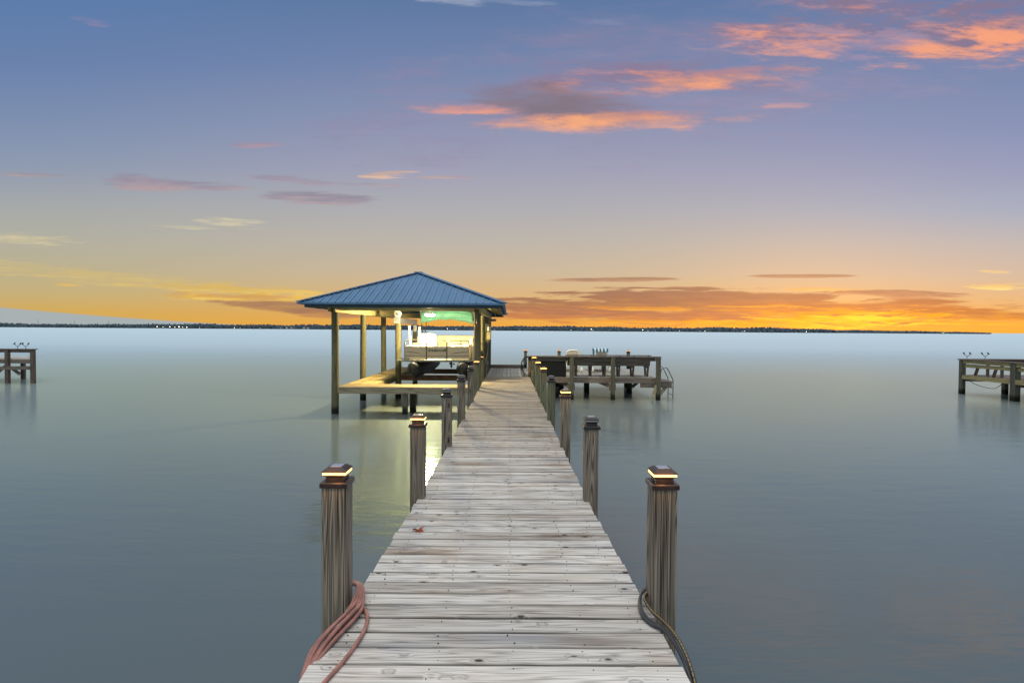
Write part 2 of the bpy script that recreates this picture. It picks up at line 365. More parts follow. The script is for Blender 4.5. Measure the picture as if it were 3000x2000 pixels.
def mat_water():
    m, n = base_mat('still_water')
    tcn = n.new('ShaderNodeTexCoord'); P = tcn.outputs['Object']
    ps = n.sep(P)
    dist = ps[1]
    a = n.noise(n.vm('MULTIPLY', P, (.9, 3.2, 1)), 1.0, 3, .5)
    b = n.noise(n.vm('MULTIPLY', P, (3.5, 13.0, 1)), 1.0, 2, .5)
    big = n.noise(n.vm('MULTIPLY', P, (.02, .07, 1)), 1.0, 3, .55)
    fade = n.smooth(dist, 220.0, 8.0)
    h = n.m('ADD', n.m('MULTIPLY', a, 1.0), n.m('MULTIPLY', b, .35))
    bp = n.new('ShaderNodeBump'); bp.inputs['Distance'].default_value = .05
    n.put(bp.inputs['Strength'], n.m('MULTIPLY', fade, .20)); n.put(bp.inputs['Height'], h)
    far = n.smooth(dist, 4., 90.)
    def gl(r0, r1, tint):
        g = n.new('ShaderNodeBsdfGlossy'); g.distribution = 'MULTI_GGX'
        g.inputs['Color'].default_value = tint
        n.put(g.inputs['Roughness'], n.m('MULTIPLY_ADD', far, r1, n.m('MULTIPLY_ADD', big, .06, r0)))
        n.l.new(bp.outputs[0], g.inputs['Normal'])
        return g
    ga, gb = gl(.085, .32, (.68, .94, 1.0, 1)), gl(.54, .02, (.82, .97, 1.0, 1))
    g = n.new('ShaderNodeMixShader'); n.put(g.inputs[0], n.m('MULTIPLY_ADD', far, .44, .30))
    n.l.new(ga.outputs[0], g.inputs[1]); n.l.new(gb.outputs[0], g.inputs[2])
    d = n.new('ShaderNodeBsdfDiffuse')
    n.put(d.inputs[0], n.mix(big, (.066, .069, .048, 1), (.078, .082, .060, 1)))
    fr = n.new('ShaderNodeFresnel'); fr.inputs[0].default_value = 2.6
    mx = n.new('ShaderNodeMixShader'); n.l.new(fr.outputs[0], mx.inputs[0])
    n.l.new(d.outputs[0], mx.inputs[1]); n.l.new(g.outputs[0], mx.inputs[2])
    o = n.new('ShaderNodeOutputMaterial'); n.l.new(mx.outputs[0], o.inputs[0])
    return m
M['water'] = mat_water()

# ------------------------------------------------------------------ mesh helper
class MB:
    def __init__(s): s.v = []; s.f = []
    def add(s, vs, fs):
        o = len(s.v); s.v += [tuple(v) for v in vs]; s.f += [tuple(i+o for i in f) for f in fs]; return s
    def box(s, x0, x1, y0, y1, z0, z1):
        vs = [(x, y, z) for z in (z0, z1) for y in (y0, y1) for x in (x0, x1)]
        return s.add(vs, [(0, 2, 3, 1), (4, 5, 7, 6), (0, 1, 5, 4), (2, 6, 7, 3), (0, 4, 6, 2), (1, 3, 7, 5)])
    def hexa(s, vs): return s.add(vs, [(0, 2, 3, 1), (4, 5, 7, 6), (0, 1, 5, 4), (2, 6, 7, 3), (0, 4, 6, 2), (1, 3, 7, 5)])
    def bar(s, a, b, wd, ht, up=(0, 0, 1)):
        """rectangular bar from a to b, wd across, ht along `up`"""
        a, b = Vector(a), Vector(b); d = (b-a).normalized(); u = Vector(up)
        sd = d.cross(u).normalized(); u = sd.cross(d).normalized()
        vs = []
        for zz in (-.5, .5):
            for p in (a, b):
                for ss in (-.5, .5): vs.append(p + sd*ss*wd + u*zz*ht)
        return s.hexa(vs)
    def frustum(s, cx, cy, z0, z1, h0, h1):
        vs = [(cx+i*h, cy+j*h, z) for z, h in ((z0, h0), (z1, h1)) for j in (-1, 1) for i in (-1, 1)]
        return s.hexa(vs)
    def rings(s, rs, caps=True):
        """rs: list of rings, each the same number of points"""
        n = len(rs[0]); o = len(s.v)
        for r in rs: s.v += [tuple(p) for p in r]
        for k in range(len(rs)-1):
            for i in range(n):
                j = (i+1) % n
                s.f.append((o+k*n+i, o+k*n+j, o+(k+1)*n+j, o+(k+1)*n+i))
        if caps:
            s.f.append(tuple(o+i for i in range(n))[::-1]); s.f.append(tuple(o+(len(rs)-1)*n+i for i in range(n)))
        return s
    def tube(s, path, r, n=8, closed=False):
        P = [Vector(p) for p in path]; rr = r if isinstance(r, (list, tuple)) else [r]*len(P)
        rs = []; prev = None
        for i, p in enumerate(P):
            if closed: t = P[(i+1) % len(P)] - P[i-1]
            else: t = P[min(i+1, len(P)-1)] - P[max(i-1, 0)]
            if t.length < 1e-9: t = Vector((0, 0, 1))
            t.normalize()
            if prev is None:
                q = Vector((0, 0, 1)) if abs(t.z) < .9 else Vector((1, 0, 0))
                a = t.cross(q).normalized()
            else: a = (prev - t*prev.dot(t)).normalized()
            prev = a; b = t.cross(a)
            rs.append([p + (a*math.cos(2*PI*k/n) + b*math.sin(2*PI*k/n))*rr[i] for k in range(n)])
        if closed: rs.append(rs[0]); return s.rings(rs, False)
        return s.rings(rs)
    def prism(s, pts, axis, a, b):
        """outline pts (2-D) swept along axis from a to b"""
        def P(p, t):
            if axis == 0: return (t, p[0], p[1])
            if axis == 1: return (p[0], t, p[1])
            return (p[0], p[1], t)
        return s.rings([[P(p, a) for p in pts], [P(p, b) for p in pts]])
    def build(s, name, mat, parent=None, smooth=False, bevel=0.0, seg=1):
        me = bpy.data.meshes.new(name)
        off = Vector(parent_loc(parent))
        me.from_pydata([tuple(Vector(v)-off) for v in s.v], [], s.f); me.validate(); me.update()
        if smooth:
            me.shade_smooth()
        for x in (mat if isinstance(mat, (list, tuple)) else [mat]): me.materials.append(x)
        o = bpy.data.objects.new(name, me); COL.objects.link(o)
        if parent is not None: o.parent = parent
        fixn(me)
        if bevel:
            b = o.modifiers.new('bevel', 'BEVEL'); b.width = bevel; b.segments = seg; b.limit_method = 'ANGLE'; b.angle_limit = R(40)
        if smooth:
            e = o.modifiers.new('edges', 'EDGE_SPLIT'); e.split_angle = R(45)
        return o
import bmesh
def fixn(me):
    bm = bmesh.new(); bm.from_mesh(me); bmesh.ops.recalc_face_normals(bm, faces=bm.faces); bm.to_mesh(me); bm.free()
def parent_loc(p):
    v = Vector((0, 0, 0))
    while p is not None: v += p.location; p = p.parent
    return v
def tag(o, label=None, cat=None, group=None, kind=None):
    if label: o['label'] = label
    if cat: o['category'] = cat
    if group: o['group'] = group
    if kind: o['kind'] = kind
    return o
def empty(name, loc, label, cat, group=None):
    o = bpy.data.objects.new(name, None); COL.objects.link(o); o.location = loc
    o.empty_display_size = .2
    return tag(o, label, cat, group)
def smoothpath(pts, k=6):
    P = [Vector(p) for p in pts]; out = []
    for i in range(len(P)-1):
        p0, p1, p2, p3 = P[max(i-1, 0)], P[i], P[i+1], P[min(i+2, len(P)-1)]
        for j in range(k):
            t = j/k
            out.append(.5*((2*p1) + (p2-p0)*t + (2*p0-5*p1+4*p2-p3)*t*t + (3*p1-p0-3*p2+p3)*t**3))
    out.append(P[-1]); return out
def board(mb, axis, c, wd, a, b, z0, z1, seg=10, wob=.0015, cham=.004):
    """one plank with softened top edges and slightly wandering sides"""
    rs = []
    cup = random.uniform(-.0015, .0015)
    p1, p2 = random.uniform(0, 6), random.uniform(0, 6)
    for i in range(seg+1):
        t = a + (b-a)*i/seg
        l = c - wd/2 + wob*math.sin(t*3.1+p1); r = c + wd/2 + wob*math.sin(t*2.7+p2)
        zz = z1 + .0015*math.sin(t*1.9+p1)
        prof = [(l, z0), (l, zz-cham), (l+cham, zz), ((l+r)/2, zz+cup), (r-cham, zz), (r, zz-cham), (r, z0)]
        if axis == 0: rs.append([(t, q[0], q[1]) for q in prof])
        else: rs.append([(q[0], t, q[1]) for q in prof])
    mb.rings(rs)

# ------------------------------------------------------------------ water and far shore
wa = MB()
wa.add([(-30000, -200, 0), (30000, -200, 0), (30000, 40000, 0), (-30000, 40000, 0)], [(0, 1, 2, 3)])
tag(wa.build('water', M['water']), kind='structure')

SH = 1400.0
def shx(px): return (px-1492)/1600*SH
land = MB()
xs = [shx(-500 + i*20) for i in range(0, 172)]
xend = shx(2918)
for a, b in zip(xs[:-1], xs[1:]):
    if b > xend: break
    ja, jb = 6*math.sin(a*.011)+3*math.sin(a*.05), 6*math.sin(b*.011)+3*math.sin(b*.05)
    land.hexa([(a, SH+ja, -1), (b, SH+jb, -1), (a, SH+260, -1), (b, SH+260, -1),
               (a, SH+ja+1.5, 1.0), (b, SH+jb+1.5, 1.0), (a, SH+255, 1.6), (b, SH+255, 1.6)])
tag(land.build('far_shore', M['land']), kind='structure')
def blob(mb, x, y, z, rx, ry, rz, rnd):
    n1, n2 = 6, 4; o = len(mb.v)
    mb.v.append((x, y, z-rz))
    for j in range(1, n2):
        ph = PI*j/n2
        for i in range(n1):
            th = 2*PI*(i+.5*(j % 2))/n1; q = rnd.uniform(.72, 1.18)
            mb.v.append((x+rx*q*math.sin(ph)*math.cos(th), y+ry*q*math.sin(ph)*math.sin(th), z-rz*math.cos(ph)*q))
    mb.v.append((x, y, z+rz))
    for i in range(n1):
        mb.f.append((o, o+1+(i+1) % n1, o+1+i))
        for j in range(n2-2):
            a, b = o+1+j*n1+i, o+1+j*n1+(i+1) % n1
            mb.f.append((a, b, b+n1, a+n1))
        mb.f.append((o+1+(n2-2)*n1+i, o+1+(n2-2)*n1+(i+1) % n1, o+1+(n2-1)*n1))
rt = random.Random(11)
wood_mb = MB()
x = shx(-480)
while x < xend-2:
    px = 1492 + x*1600/SH
    hh = 12.3 + 1.2*math.sin(x*.012) + .8*math.sin(x*.047+1)
    if px > 2300: hh *= max(.34, 1 - (px-2300)/618*.66)
    if px < 500: hh *= .84
    for row in range(3):
        y = SH + 14 + row*22 + rt.uniform(-7, 7)
        h = hh*(.82+.09*row)*rt.uniform(.86, 1.10)
        rr = rt.uniform(2.6, 4.6)
        blob(wood_mb, x+rt.uniform(-2, 2), y, h*.62, rr, rr, h*.40, rt)
        blob(wood_mb, x+rt.uniform(-3, 3), y-3, h*.30, rr*1.15, rr, h*.34, rt)
    if rt.random() < .06 and px < 2300:
        blob(wood_mb, x, SH+40, hh*.98, 1.5, 1.5, hh*.17, rt)
    x += rt.uniform(2.2, 4.2)
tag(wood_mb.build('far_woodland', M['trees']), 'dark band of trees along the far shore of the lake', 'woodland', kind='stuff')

# houses, lamps and masts along the shore
def house(px, wd, ht, dep, wallm, label):
    x = shx(px); y = SH + 6
    o = empty('shore_house', (x, y, 1.0), label, 'house', 'small houses on the far shore')
    MB().box(x-wd/2, x+wd/2, y, y+dep, .5, 1+ht).build('wall', wallm, o)
    MB().prism([(x-wd/2-.4, 1+ht+.01), (x+wd/2+.4, 1+ht+.01), (x, 1+ht+wd*.28)], 1, y-.5, y+dep+.5).build('roof', M['houseroof'], o)
    k = 2
    for i in range(k):
        xx = x - wd/2 + wd*(i+.5)/k
        MB().box(xx-.6, xx+.6, y-.08, y-.01, 1.9, 3.2).build('window', M['solar'], o)
HL = 'small pale gabled house among the trees of the far shore'
hs = [(812, 9, 4), (822, 7, 5), (838, 8, 5), (850, 9, 5), (862, 7, 4.5), (875, 10, 5), (888, 8, 5), (900, 7, 4.5),
      (1088, 9, 3.5), (1304, 7, 3), (1448, 6, 3.2), (1523, 8, 3.5), (1538, 9, 4), (1736, 9, 4.2), (1916, 8, 4),
      (1922, 5, 3), (1952, 8, 3.4), (2050, 6, 3.4), (2180, 7, 3), (1900, 7, 3.6), (2232, 5, 2.6), (2330, 4, 2.2)]
for i, (px, a, b) in enumerate(hs):
    house(px, a*.8, b*.85, 8, M['house'], HL)
def lamp(px, z, r, label):
    x = shx(px); y = SH - 1
    o = empty('shore_lamp', (x, y, .9), label, 'lamp', 'lamps along the far shore')
    MB().tube([(x, y, .5), (x, y, z-r*.5)], .12, 6).build('pole', M['mast'], o)
    b = MB(); blob(b, x, y, z, r, r, r, rt); b.build('lamp_globe', M['shorelight'], o, True)
for px, z, r in [(464, 4.4, .9), (482, 3.6, .6), (501, 4.0, 1.2), (516, 3.4, .6), (528, 4.2, 1.4), (539, 3.2, .7), (551, 3.6, .9), (588, 2.6, .5),
                 (689, 3.2, .7), (706, 2.8, .45), (765, 3.0, .4), (1311, 4.6, .8), (1336, 4, .6), (1732, 5.2, .9), (1672, 3.2, .5),
                 (1883, 4.6, 1.1), (1990, 2.4, .6), (2051, 2.6, .45), (2066, 2.6, .6), (2182, 3, .6), (2364, 3.2, .8), (2333, 2.2, .4), (2766, 2, .5), (2769, 3.6, .4),
                 (2115, 3.6, .35)]:
    lamp(px, z, r*.62, 'small glowing lamp on the far shore under the trees')
for px, h, lb in [(88, 20, 'thin radio mast above far trees, leftmost of the three masts'), (197, 19, 'thin radio mast above far trees, middle of the three masts'),
                  (298, 18, 'thin radio mast above far trees, rightmost of the three masts')]:
    x = shx(px); y = SH+30
    o = MB().tube([(x, y, 0), (x, y, h)], [.42, .30], 6).build('radio_mast', M['mast']); tag(o, lb, 'mast', 'radio masts on the far shore')

# ------------------------------------------------------------------ the dock walkway
def interp(tab, z):
    for (a, va), (b, vb) in zip(tab[:-1], tab[1:]):
        if z <= b: return va + (vb-va)*max(0, (z-a))/(b-a)
    return tab[-1][1]
LE = [(0, -1.05), (2.53, -.958), (4.77, -.880), (5.6, -.866), (8, -.855), (12.8, -.835), (19.1, -.82)]
RE = [(0, .92), (2.53, .855), (3.3, .829), (4.77, .775), (5.6, .762), (8, .752), (12.8, .735), (19.1, .72)]
Y_END = 19.07
dock = empty('dock_walkway', (0, 2, DK), 'long weathered grey plank walkway running straight out over the water', 'dock')
dk = MB(); nl = MB()
y = .6; pitch = .1452
while y + pitch < Y_END + .05:
    c = y + pitch/2
    gap = random.choice((.007, .009, .010, .012, .015)) if c < 8 else .010
    a = interp(LE, c) + random.uniform(-.008, .008); b = interp(RE, c) + random.uniform(-.008, .008)
    dzb = random.uniform(-.0015, .0015)
    board(dk, 0, c, pitch-gap, a, b, DK-.038+dzb, DK+dzb, 12 if c < 8 else 4, .0016 if c < 8 else .0008)
    if c < 12:
        for jx in (a+.12, -.36, .02, .40, b-.12):
            for s in (-1, 1):
                if random.random() < .82:
                    nx = jx + random.uniform(-.02, .02); ny = c + s*pitch*.26 + random.uniform(-.008, .008)
                    r = random.uniform(.0022, .0042)
                    nl.rings([[(nx+r*math.cos(k*PI/3), ny+r*math.sin(k*PI/3), zz) for k in range(6)] for zz in (DK-.01, DK+.0035)])
    y += pitch
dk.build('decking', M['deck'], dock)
tag(nl.build('nail_head', M['nail'], dock), kind='stuff')
for xx in (-.72, -.02, .60):
    MB().box(xx-.02, xx+.02, .6, Y_END-.02, DK-.235, DK-.042).build('stringer', M['dark_y'], dock)
for yy in (5.38, 7.73, 10.03, 12.5, 14.8, 17.3):
    MB().box(-.80, .70, yy-.02, yy+.02, DK-.43, DK-.237).build('cross_beam', M['dark_x'], dock)

# ------------------------------------------------------------------ posts with solar caps
def post(cx, yf, wd, top, mat, lit, label, dim=False):
    cy = yf + wd/2
    o = empty('dock_post', (cx, cy, DK), label, 'post', 'square posts along the dock')
    MB().box(cx-wd/2, cx+wd/2, cy-wd/2, cy+wd/2, -1.2, top).build('shaft', mat, o, bevel=.004)
    body = M['bronze'] if lit else M['bronze_black']
    cap = MB()
    cap.frustum(cx, cy, top-.014, top+.012, .080, .080); cap.frustum(cx, cy, top+.012, top+.018, .080, .074)
    c = cap.build('light_cap', body, o, bevel=.0015)
    MB().frustum(cx, cy, top+.018, top+.044, .053, .050).frustum(cx, cy, top+.0435, top+.058, .050, .068).build('base', body, c)
    MB().frustum(cx, cy, top+.0585, top+.073, .0665, .0665).build('light_band', (M['amber_dim'] if dim else M['amber']) if lit else M['grey'], c)
    MB().frustum(cx, cy, top+.073, top+.080, .070, .070).frustum(cx, cy, top+.080, top+.100, .070, .044).build('lid', body, c, bevel=.001)
    MB().frustum(cx, cy, top+.100, top+.1025, .034, .033).build('solar_panel', M['solar'], c)
    if lit:
        ld = bpy.data.lights.new('cap_lamp', 'POINT'); ld.energy = .85 if not dim else .3; ld.color = (1, .40, .06); ld.shadow_soft_size = .02
        lo = bpy.data.objects.new('cap_lamp', ld); COL.objects.link(lo); lo.parent = c; lo.location = Vector((cx, cy-.125, top+.098)) - parent_loc(c)
TL = DK + .705
P_ = [
 (-1.012, 3.15, .141, DK+.727, 'post_brown', 1, 'big weathered post with glowing amber cap and pink hose looped round its foot'),
 (-.880, 5.23, .135, TL, 'post_brown', 1, 'grey-brown post with glowing cap beside the golden light patch on the water'),
 (-.868, 7.58, .135, TL, 'post_brown', 0, 'grey knotty post with unlit dark cap just past the golden light patch'),
 (-.868, 9.88, .135, TL, 'post_brown', 0, 'brown knotty post with unlit cap in front of the catwalk end'),
 (-.872, 12.36, .135, TL, 'post_brown', 0, 'reddish brown post with unlit black cap near the right pontoon of the boat'),
 (-.880, 14.7, .135, TL, 'post_green', 1, 'green-tinged post with glowing cap in front of the boathouse corner pile'),
 (-.880, 17.2, .135, TL, 'post_green', 2, 'green-tinged post with faintly lit cap between the two nearest boathouse corner piles'),
 (.914, 3.15, .141, DK+.727, 'post_brown', 1, 'big dark-grained post with glowing amber cap and black hose round its foot'),
 (.793, 5.18, .130, TL, 'post_brown', 0, 'dark-grained post with unlit black cap, second from the black hose side'),
 (.794, 7.58, .135, TL, 'post_brown', 1, 'brown post with glowing cap standing over the platform reflections on the right'),
 (.770, 9.85, .135, TL, 'post_green', 0, 'green-tinged post with unlit black cap below the black deck box'),
 (.780, 12.25, .135, TL, 'post_green', 1, 'green-tinged post with glowing cap in front of the middle of the black box'),
 (.775, 14.5, .135, TL, 'post_green', 1, 'green-tinged post with glowing cap at the left edge of the black box'),
 (.782, 17.07, .135, TL, 'post_green', 1, 'green-tinged post with glowing cap beside the coiled black hose'),
]
for cx, yf, wd, tp, mt, lit, lb in P_:
    post(cx, yf, wd, tp, M[mt], bool(lit), lb, lit == 2)
for cx, yf, lb in [(.705, 23.42, 'short far post with lit cap at the left end of the swim platform edge'),
                   (2.15, 23.42, 'short far post with lit cap left of the white loungers'),
                   (5.13, 23.42, 'short far post with lit cap right of the towel-draped lounger')]:
    post(cx, yf, .125, DK+.70, M['post_rail'], True, lb, True)

# ------------------------------------------------------------------ hoses and the leaf
def tubes(paths, r): 
    mb = MB()
    for p in paths: mb.tube(smoothpath(p, 7), r, 10)
    return mb
D = DK
hp = []
rh = random.Random(3)
for i in range(5):
    o = i*.021 + rh.uniform(-.004, .004); zz = .011 + (i % 2)*.018 + rh.uniform(0, .008)
    hp.append([(-1.06, 3.38+o*.3, D-.10), (-1.05, 3.36+o*.5, D+.0), (-1.0, 3.345+o*.5, D+.055), (-.915+o*.15, 3.30+o*.6, D+.075-.006*i),
               (-.895+o*.65, 3.17-o*.3, D+.062-.008*i), (-.905+o*.75, 3.05-o*.5, D+zz+.02),
               (-.955+o*.95, 2.90+o*.1, D+zz+.006), (-.985+o*.85, 2.74+o*.1, D+.004+zz*.5),
               (-.985+o*.5, 2.62, D-.03), (-.990+o*.3, 2.50, D-.16), (-.985+o*.3, 2.42, D-.34)])
hp.append([(-.895, 3.24, D+.05), (-.874, 3.19, D+.02), (-.822, 3.125, D+.011), (-.784, 3.03, D+.011), (-.771, 2.92, D+.011),
           (-.777, 2.81, D+.011), (-.793, 2.68, D+.011), (-.827, 2.53, D+.011), (-.88, 2.3, D+.011), (-.93, 2.0, D+.011), (-.95, 1.6, D+.011)])
tag(tubes(hp, .0105).build('garden_hose', M['hose'], None, True), 'faded pink-red garden hose looped round the near left post', 'hose')
hb = empty('garden_hose', (.85, 2.95, D), 'dark grey hose with a yellow stripe round the near right post', 'hose')
h2 = []
for i in range(2):
    o = i*.024
    h2.append([(1.01, 3.36-o*.2, D-.02), (.93, 3.345-o*.2, D+.03), (.84-o*.2, 3.32-o*.5, D+.045), (.787+o*.1, 3.22, D+.018+.004*i), (.770+o*.6, 3.09, D+.012),
               (.795+o*.6, 2.995, D+.012+.006*i), (.842+o*.35, 2.93, D+.016), (.868+o*.2, 2.85, D+.012), (.884+o*.1, 2.74, D-.01),
               (.893+o*.1, 2.64, D-.05), (.897+o*.1, 2.55, D-.14), (.897, 2.48, D-.3)])
tubes(h2, .0095).build('hose_loop', M['hose_black'], hb, True)
ys = [(.85, 3.27, D+.052), (.812, 3.20, D+.048), (.822, 3.08, D+.04), (.845, 2.99, D+.043), (.872, 2.90, D+.041), (.888, 2.82, D+.034), (.901, 2.73, D+.012), (.908, 2.64, D-.03), (.911, 2.56, D-.1)]
tubes([ys], .0095).build('hose_loop', M['hose_black'], hb, True)
yp = smoothpath([(a-.004, b-.003, c+.0085) for a, b, c in ys], 9); ym_ = MB()
for q in range(0, len(yp)-2, 2): ym_.tube([yp[q], yp[q].lerp(yp[q+2], .72)], .0028, 6)
tag(ym_.build('yellow_stripe', M['hose_gold'], hb, True), kind='stuff')
lf = MB()
lp = []
for k in range(14):
    a = 2*PI*k/14; r = .036*(1+.28*math.sin(k*2.1)) * (1.15 if k % 2 else .8)
    lp.append((-.727+r*math.cos(a), 4.40+r*1.1*math.sin(a), D+.012+.016*math.sin(a*2+.5)))
cidx = (-.727, 4.40, D+.006)
for k in range(14): lf.add([cidx, lp[k], lp[(k+1) % 14]], [(0, 1, 2)])
lf.tube([(-.727, 4.40, D+.008), (-.715, 4.36, D+.012), (-.70, 4.33, D+.006)], .0018, 5)
lfo = lf.build('dead_leaf', M['leaf']); tag(lfo, 'curled brown dead leaf lying on the grey planks', 'leaf')
sm = lfo.modifiers.new('thick', 'SOLIDIFY'); sm.thickness = .0015

# ------------------------------------------------------------------ swim platform (end of the dock)
PX0, PX1, PY0, PY1 = -.80, 5.27, 19.08, 23.42
pl = empty('swim_platform', (2.2, 21, 0), 'grey wooden T-shaped platform at the end of the dock on dark piles', 'platform')
pd = MB(); x = PX0
while x + .142 < PX1+.02:
    board(pd, 1, x+.071, .135, PY0+random.uniform(-.01, .01), PY1, D-.044, D-.006, 5)
    x += .142
pd.build('decking', M['deck_y'], pl)
MB().box(.76, PX1-.13, PY0-.045, PY0-.006, D-.20, D-.012).build('fascia', M['dark_x'], pl, bevel=.003)
MB().box(PX0, .64, PY1+.002, PY1+.04, D-.1, D+.14).build('toe_board', M['dark_x'], pl, bevel=.003)
MB().box(PX1-.05, PX1-.012, PY0, PY1, D-.22, D-.046).build('side_beam', M['dark_y'], pl)
for yy in (20.2, 21.3, 22.4, 23.3):
    MB().box(PX0+.1, PX1-.06, yy-.02, yy+.02, D-.22, D-.046).build('joist', M['dark_x'], pl)
for cx in (2.18, 3.615, 5.195):
    MB().box(cx-.07, cx+.07, PY0-.19, PY0-.05, -1.2, 1.475).build('rail_post', M['post_rail'], pl, bevel=.004)
for cx, cy in ((2.0, 23.3), (4.86-1.86+.05, 21.35), (.72, 23.3), (2.05, 21.35), (3.3, 23.3), (4.7, 21.35), (5.0, 23.2), (4.65, 21.0)):
    MB().tube([(cx, cy, -1.2), (cx, cy, D-.22)], .10, 12).build('pile', M['pile_dark'], pl, True)
MB().box(.665, 5.28, PY0-.19, PY0+.02, 1.478, 1.515).build('rail_cap', M['dark_x'], pl, bevel=.003)
MB().box(.68, 5.12, PY0-.05, PY0-.012, 1.345, 1.476).build('rail_board', M['dark_x'], pl, bevel=.003)
MB().box(.665, .80, PY0-.05, PY0+.09, D-.1, 1.476).build('rail_post', M['dark_z'], pl, bevel=.003)
for cx, cy in ((2.18, PY0-.1), (3.615, PY0-.1), (5.195, PY0-.1)):
    MB().bar((cx+.09, cy+.03, .40), (cx-.55, cy+.35, .66), .05, .14).build('brace', M['dark_x'], pl)
    MB().box(cx-.11, cx+.12, cy+.06, cy+.10, .32, .55).build('brace_block', M['dark_x'], pl)
MB().bar((4.72, 20.9, .25), (5.12, 20.9, .60), .05, .12).build('brace', M['dark_x'], pl)
MB().bar((4.98, PY0-.15, .03), (5.14, PY0-.15, .52), .05, .11).build('brace', M['beam_x'], pl)
MB().bar((5.26, PY0-.05, .16), (5.62, PY0+.15, .54), .05, .11).build('brace', M['beam_x'], pl)
MB().box(4.6, 5.70, PY0-.03, PY0+.02, .42, .60).build('landing_beam', M['dark_x'], pl)
MB().box(5.28, 5.72, PY0-.03, PY0+.95, .605, .645).build('landing', M['dark_x'], pl, bevel=.003)
# ladder
ld = empty('swim_ladder', (5.6, 20.2, .6), 'steel swim ladder with hooped handrails on the platform corner', 'ladder')
for yy in (19.45, 20.05):
    MB().tube(smoothpath([(5.42, yy, .62), (5.42, yy, .95), (5.47, yy, 1.07), (5.56, yy, 1.10), (5.66, yy, 1.05), (5.80, yy, .78), (5.86, yy, .60), (5.86, yy, -.2), (5.86, yy, -.8)], 5), .017, 8).build('rail', M['ladder'], ld, True)
for zz in (.36, .12, -.12):
    MB().tube([(5.86, 19.45, zz), (5.86, 20.05, zz)], .016, 8).build('rung', M['ladder'], ld, True)

# bench with its back to us
bn = empty('bench', (3.6, 19.7, D), 'long dark wooden bench seen from behind against the platform rail', 'bench')
MB().box(2.0, 5.02, PY0+.13, PY0+.33, 1.517, 1.545).build('top_board', M['dark_x'], bn, bevel=.003)
MB().hexa([(2.05, 19.28, 1.16), (4.98, 19.28, 1.16), (2.05, 19.31, 1.16), (4.98, 19.31, 1.16),
           (2.05, 19.22, 1.34), (4.98, 19.22, 1.34), (2.05, 19.25, 1.34), (4.98, 19.25, 1.34)]).build('back_slat', M['dark_x'], bn)
for xx in (2.40, 2.92, 3.42, 3.93, 4.43, 4.95):
    MB().bar((xx, 19.30, 1.50), (xx, 19.52, D-.005), .055, .09, (0, 1, 0)).build('upright', M['dark_z'], bn)
    MB().box(xx-.03, xx+.03, 19.45, 19.98, 1.08, 1.17).build('seat_arm', M['dark_y'], bn)
    MB().bar((xx, 19.86, 1.08), (xx, 19.80, D-.005), .055, .09, (0, 1, 0)).build('leg', M['dark_z'], bn)
for k in range(4):
    MB().box(2.2, 5.0, 19.48+k*.13, 19.59+k*.13, 1.172, 1.205).build('seat_slat', M['dark_x'], bn)

# black deck box
bx = empty('deck_box', (1.47, 19.3, D), 'low black ribbed deck box with a pale lid rim by the rail', 'storage box')
b_ = MB(); b_.box(.93, 2.0, 19.10, 19.21, D-.003, D+.555)
for k in range(12): b_.box(.94, 1.99, 19.092, 19.101, D+.03+k*.043, D+.052+k*.043)
b_.build('box_body', M['black'], bx)
MB().box(.92, 2.015, 19.075, 19.22, D+.557, D+.585).box(1.985, 2.015, 19.07, 19.10, D+.47, D+.557).build('lid', M['grey'], bx, bevel=.003)

# hose coil on the rail end
hc = []
for k in range(7):
    rx, rz = .15+.012*k, .30+.018*k; cx = .62+.012*(k % 3); cz = 1.16-.012*k
    hc.append([(cx+rx*math.cos(t*PI/8)+.01*math.sin(t+k), 18.98+.016*(k % 3)-.012*math.cos(t), cz+rz*math.sin(t*PI/8)) for t in range(17)])
hcm = MB()
for p in hc: hcm.tube(smoothpath(p, 2), .009, 6)
tag(hcm.build('hose_coil', M['rubber'], None, True), 'thin black hose coiled and hung on the left end of the platform rail', 'hose')

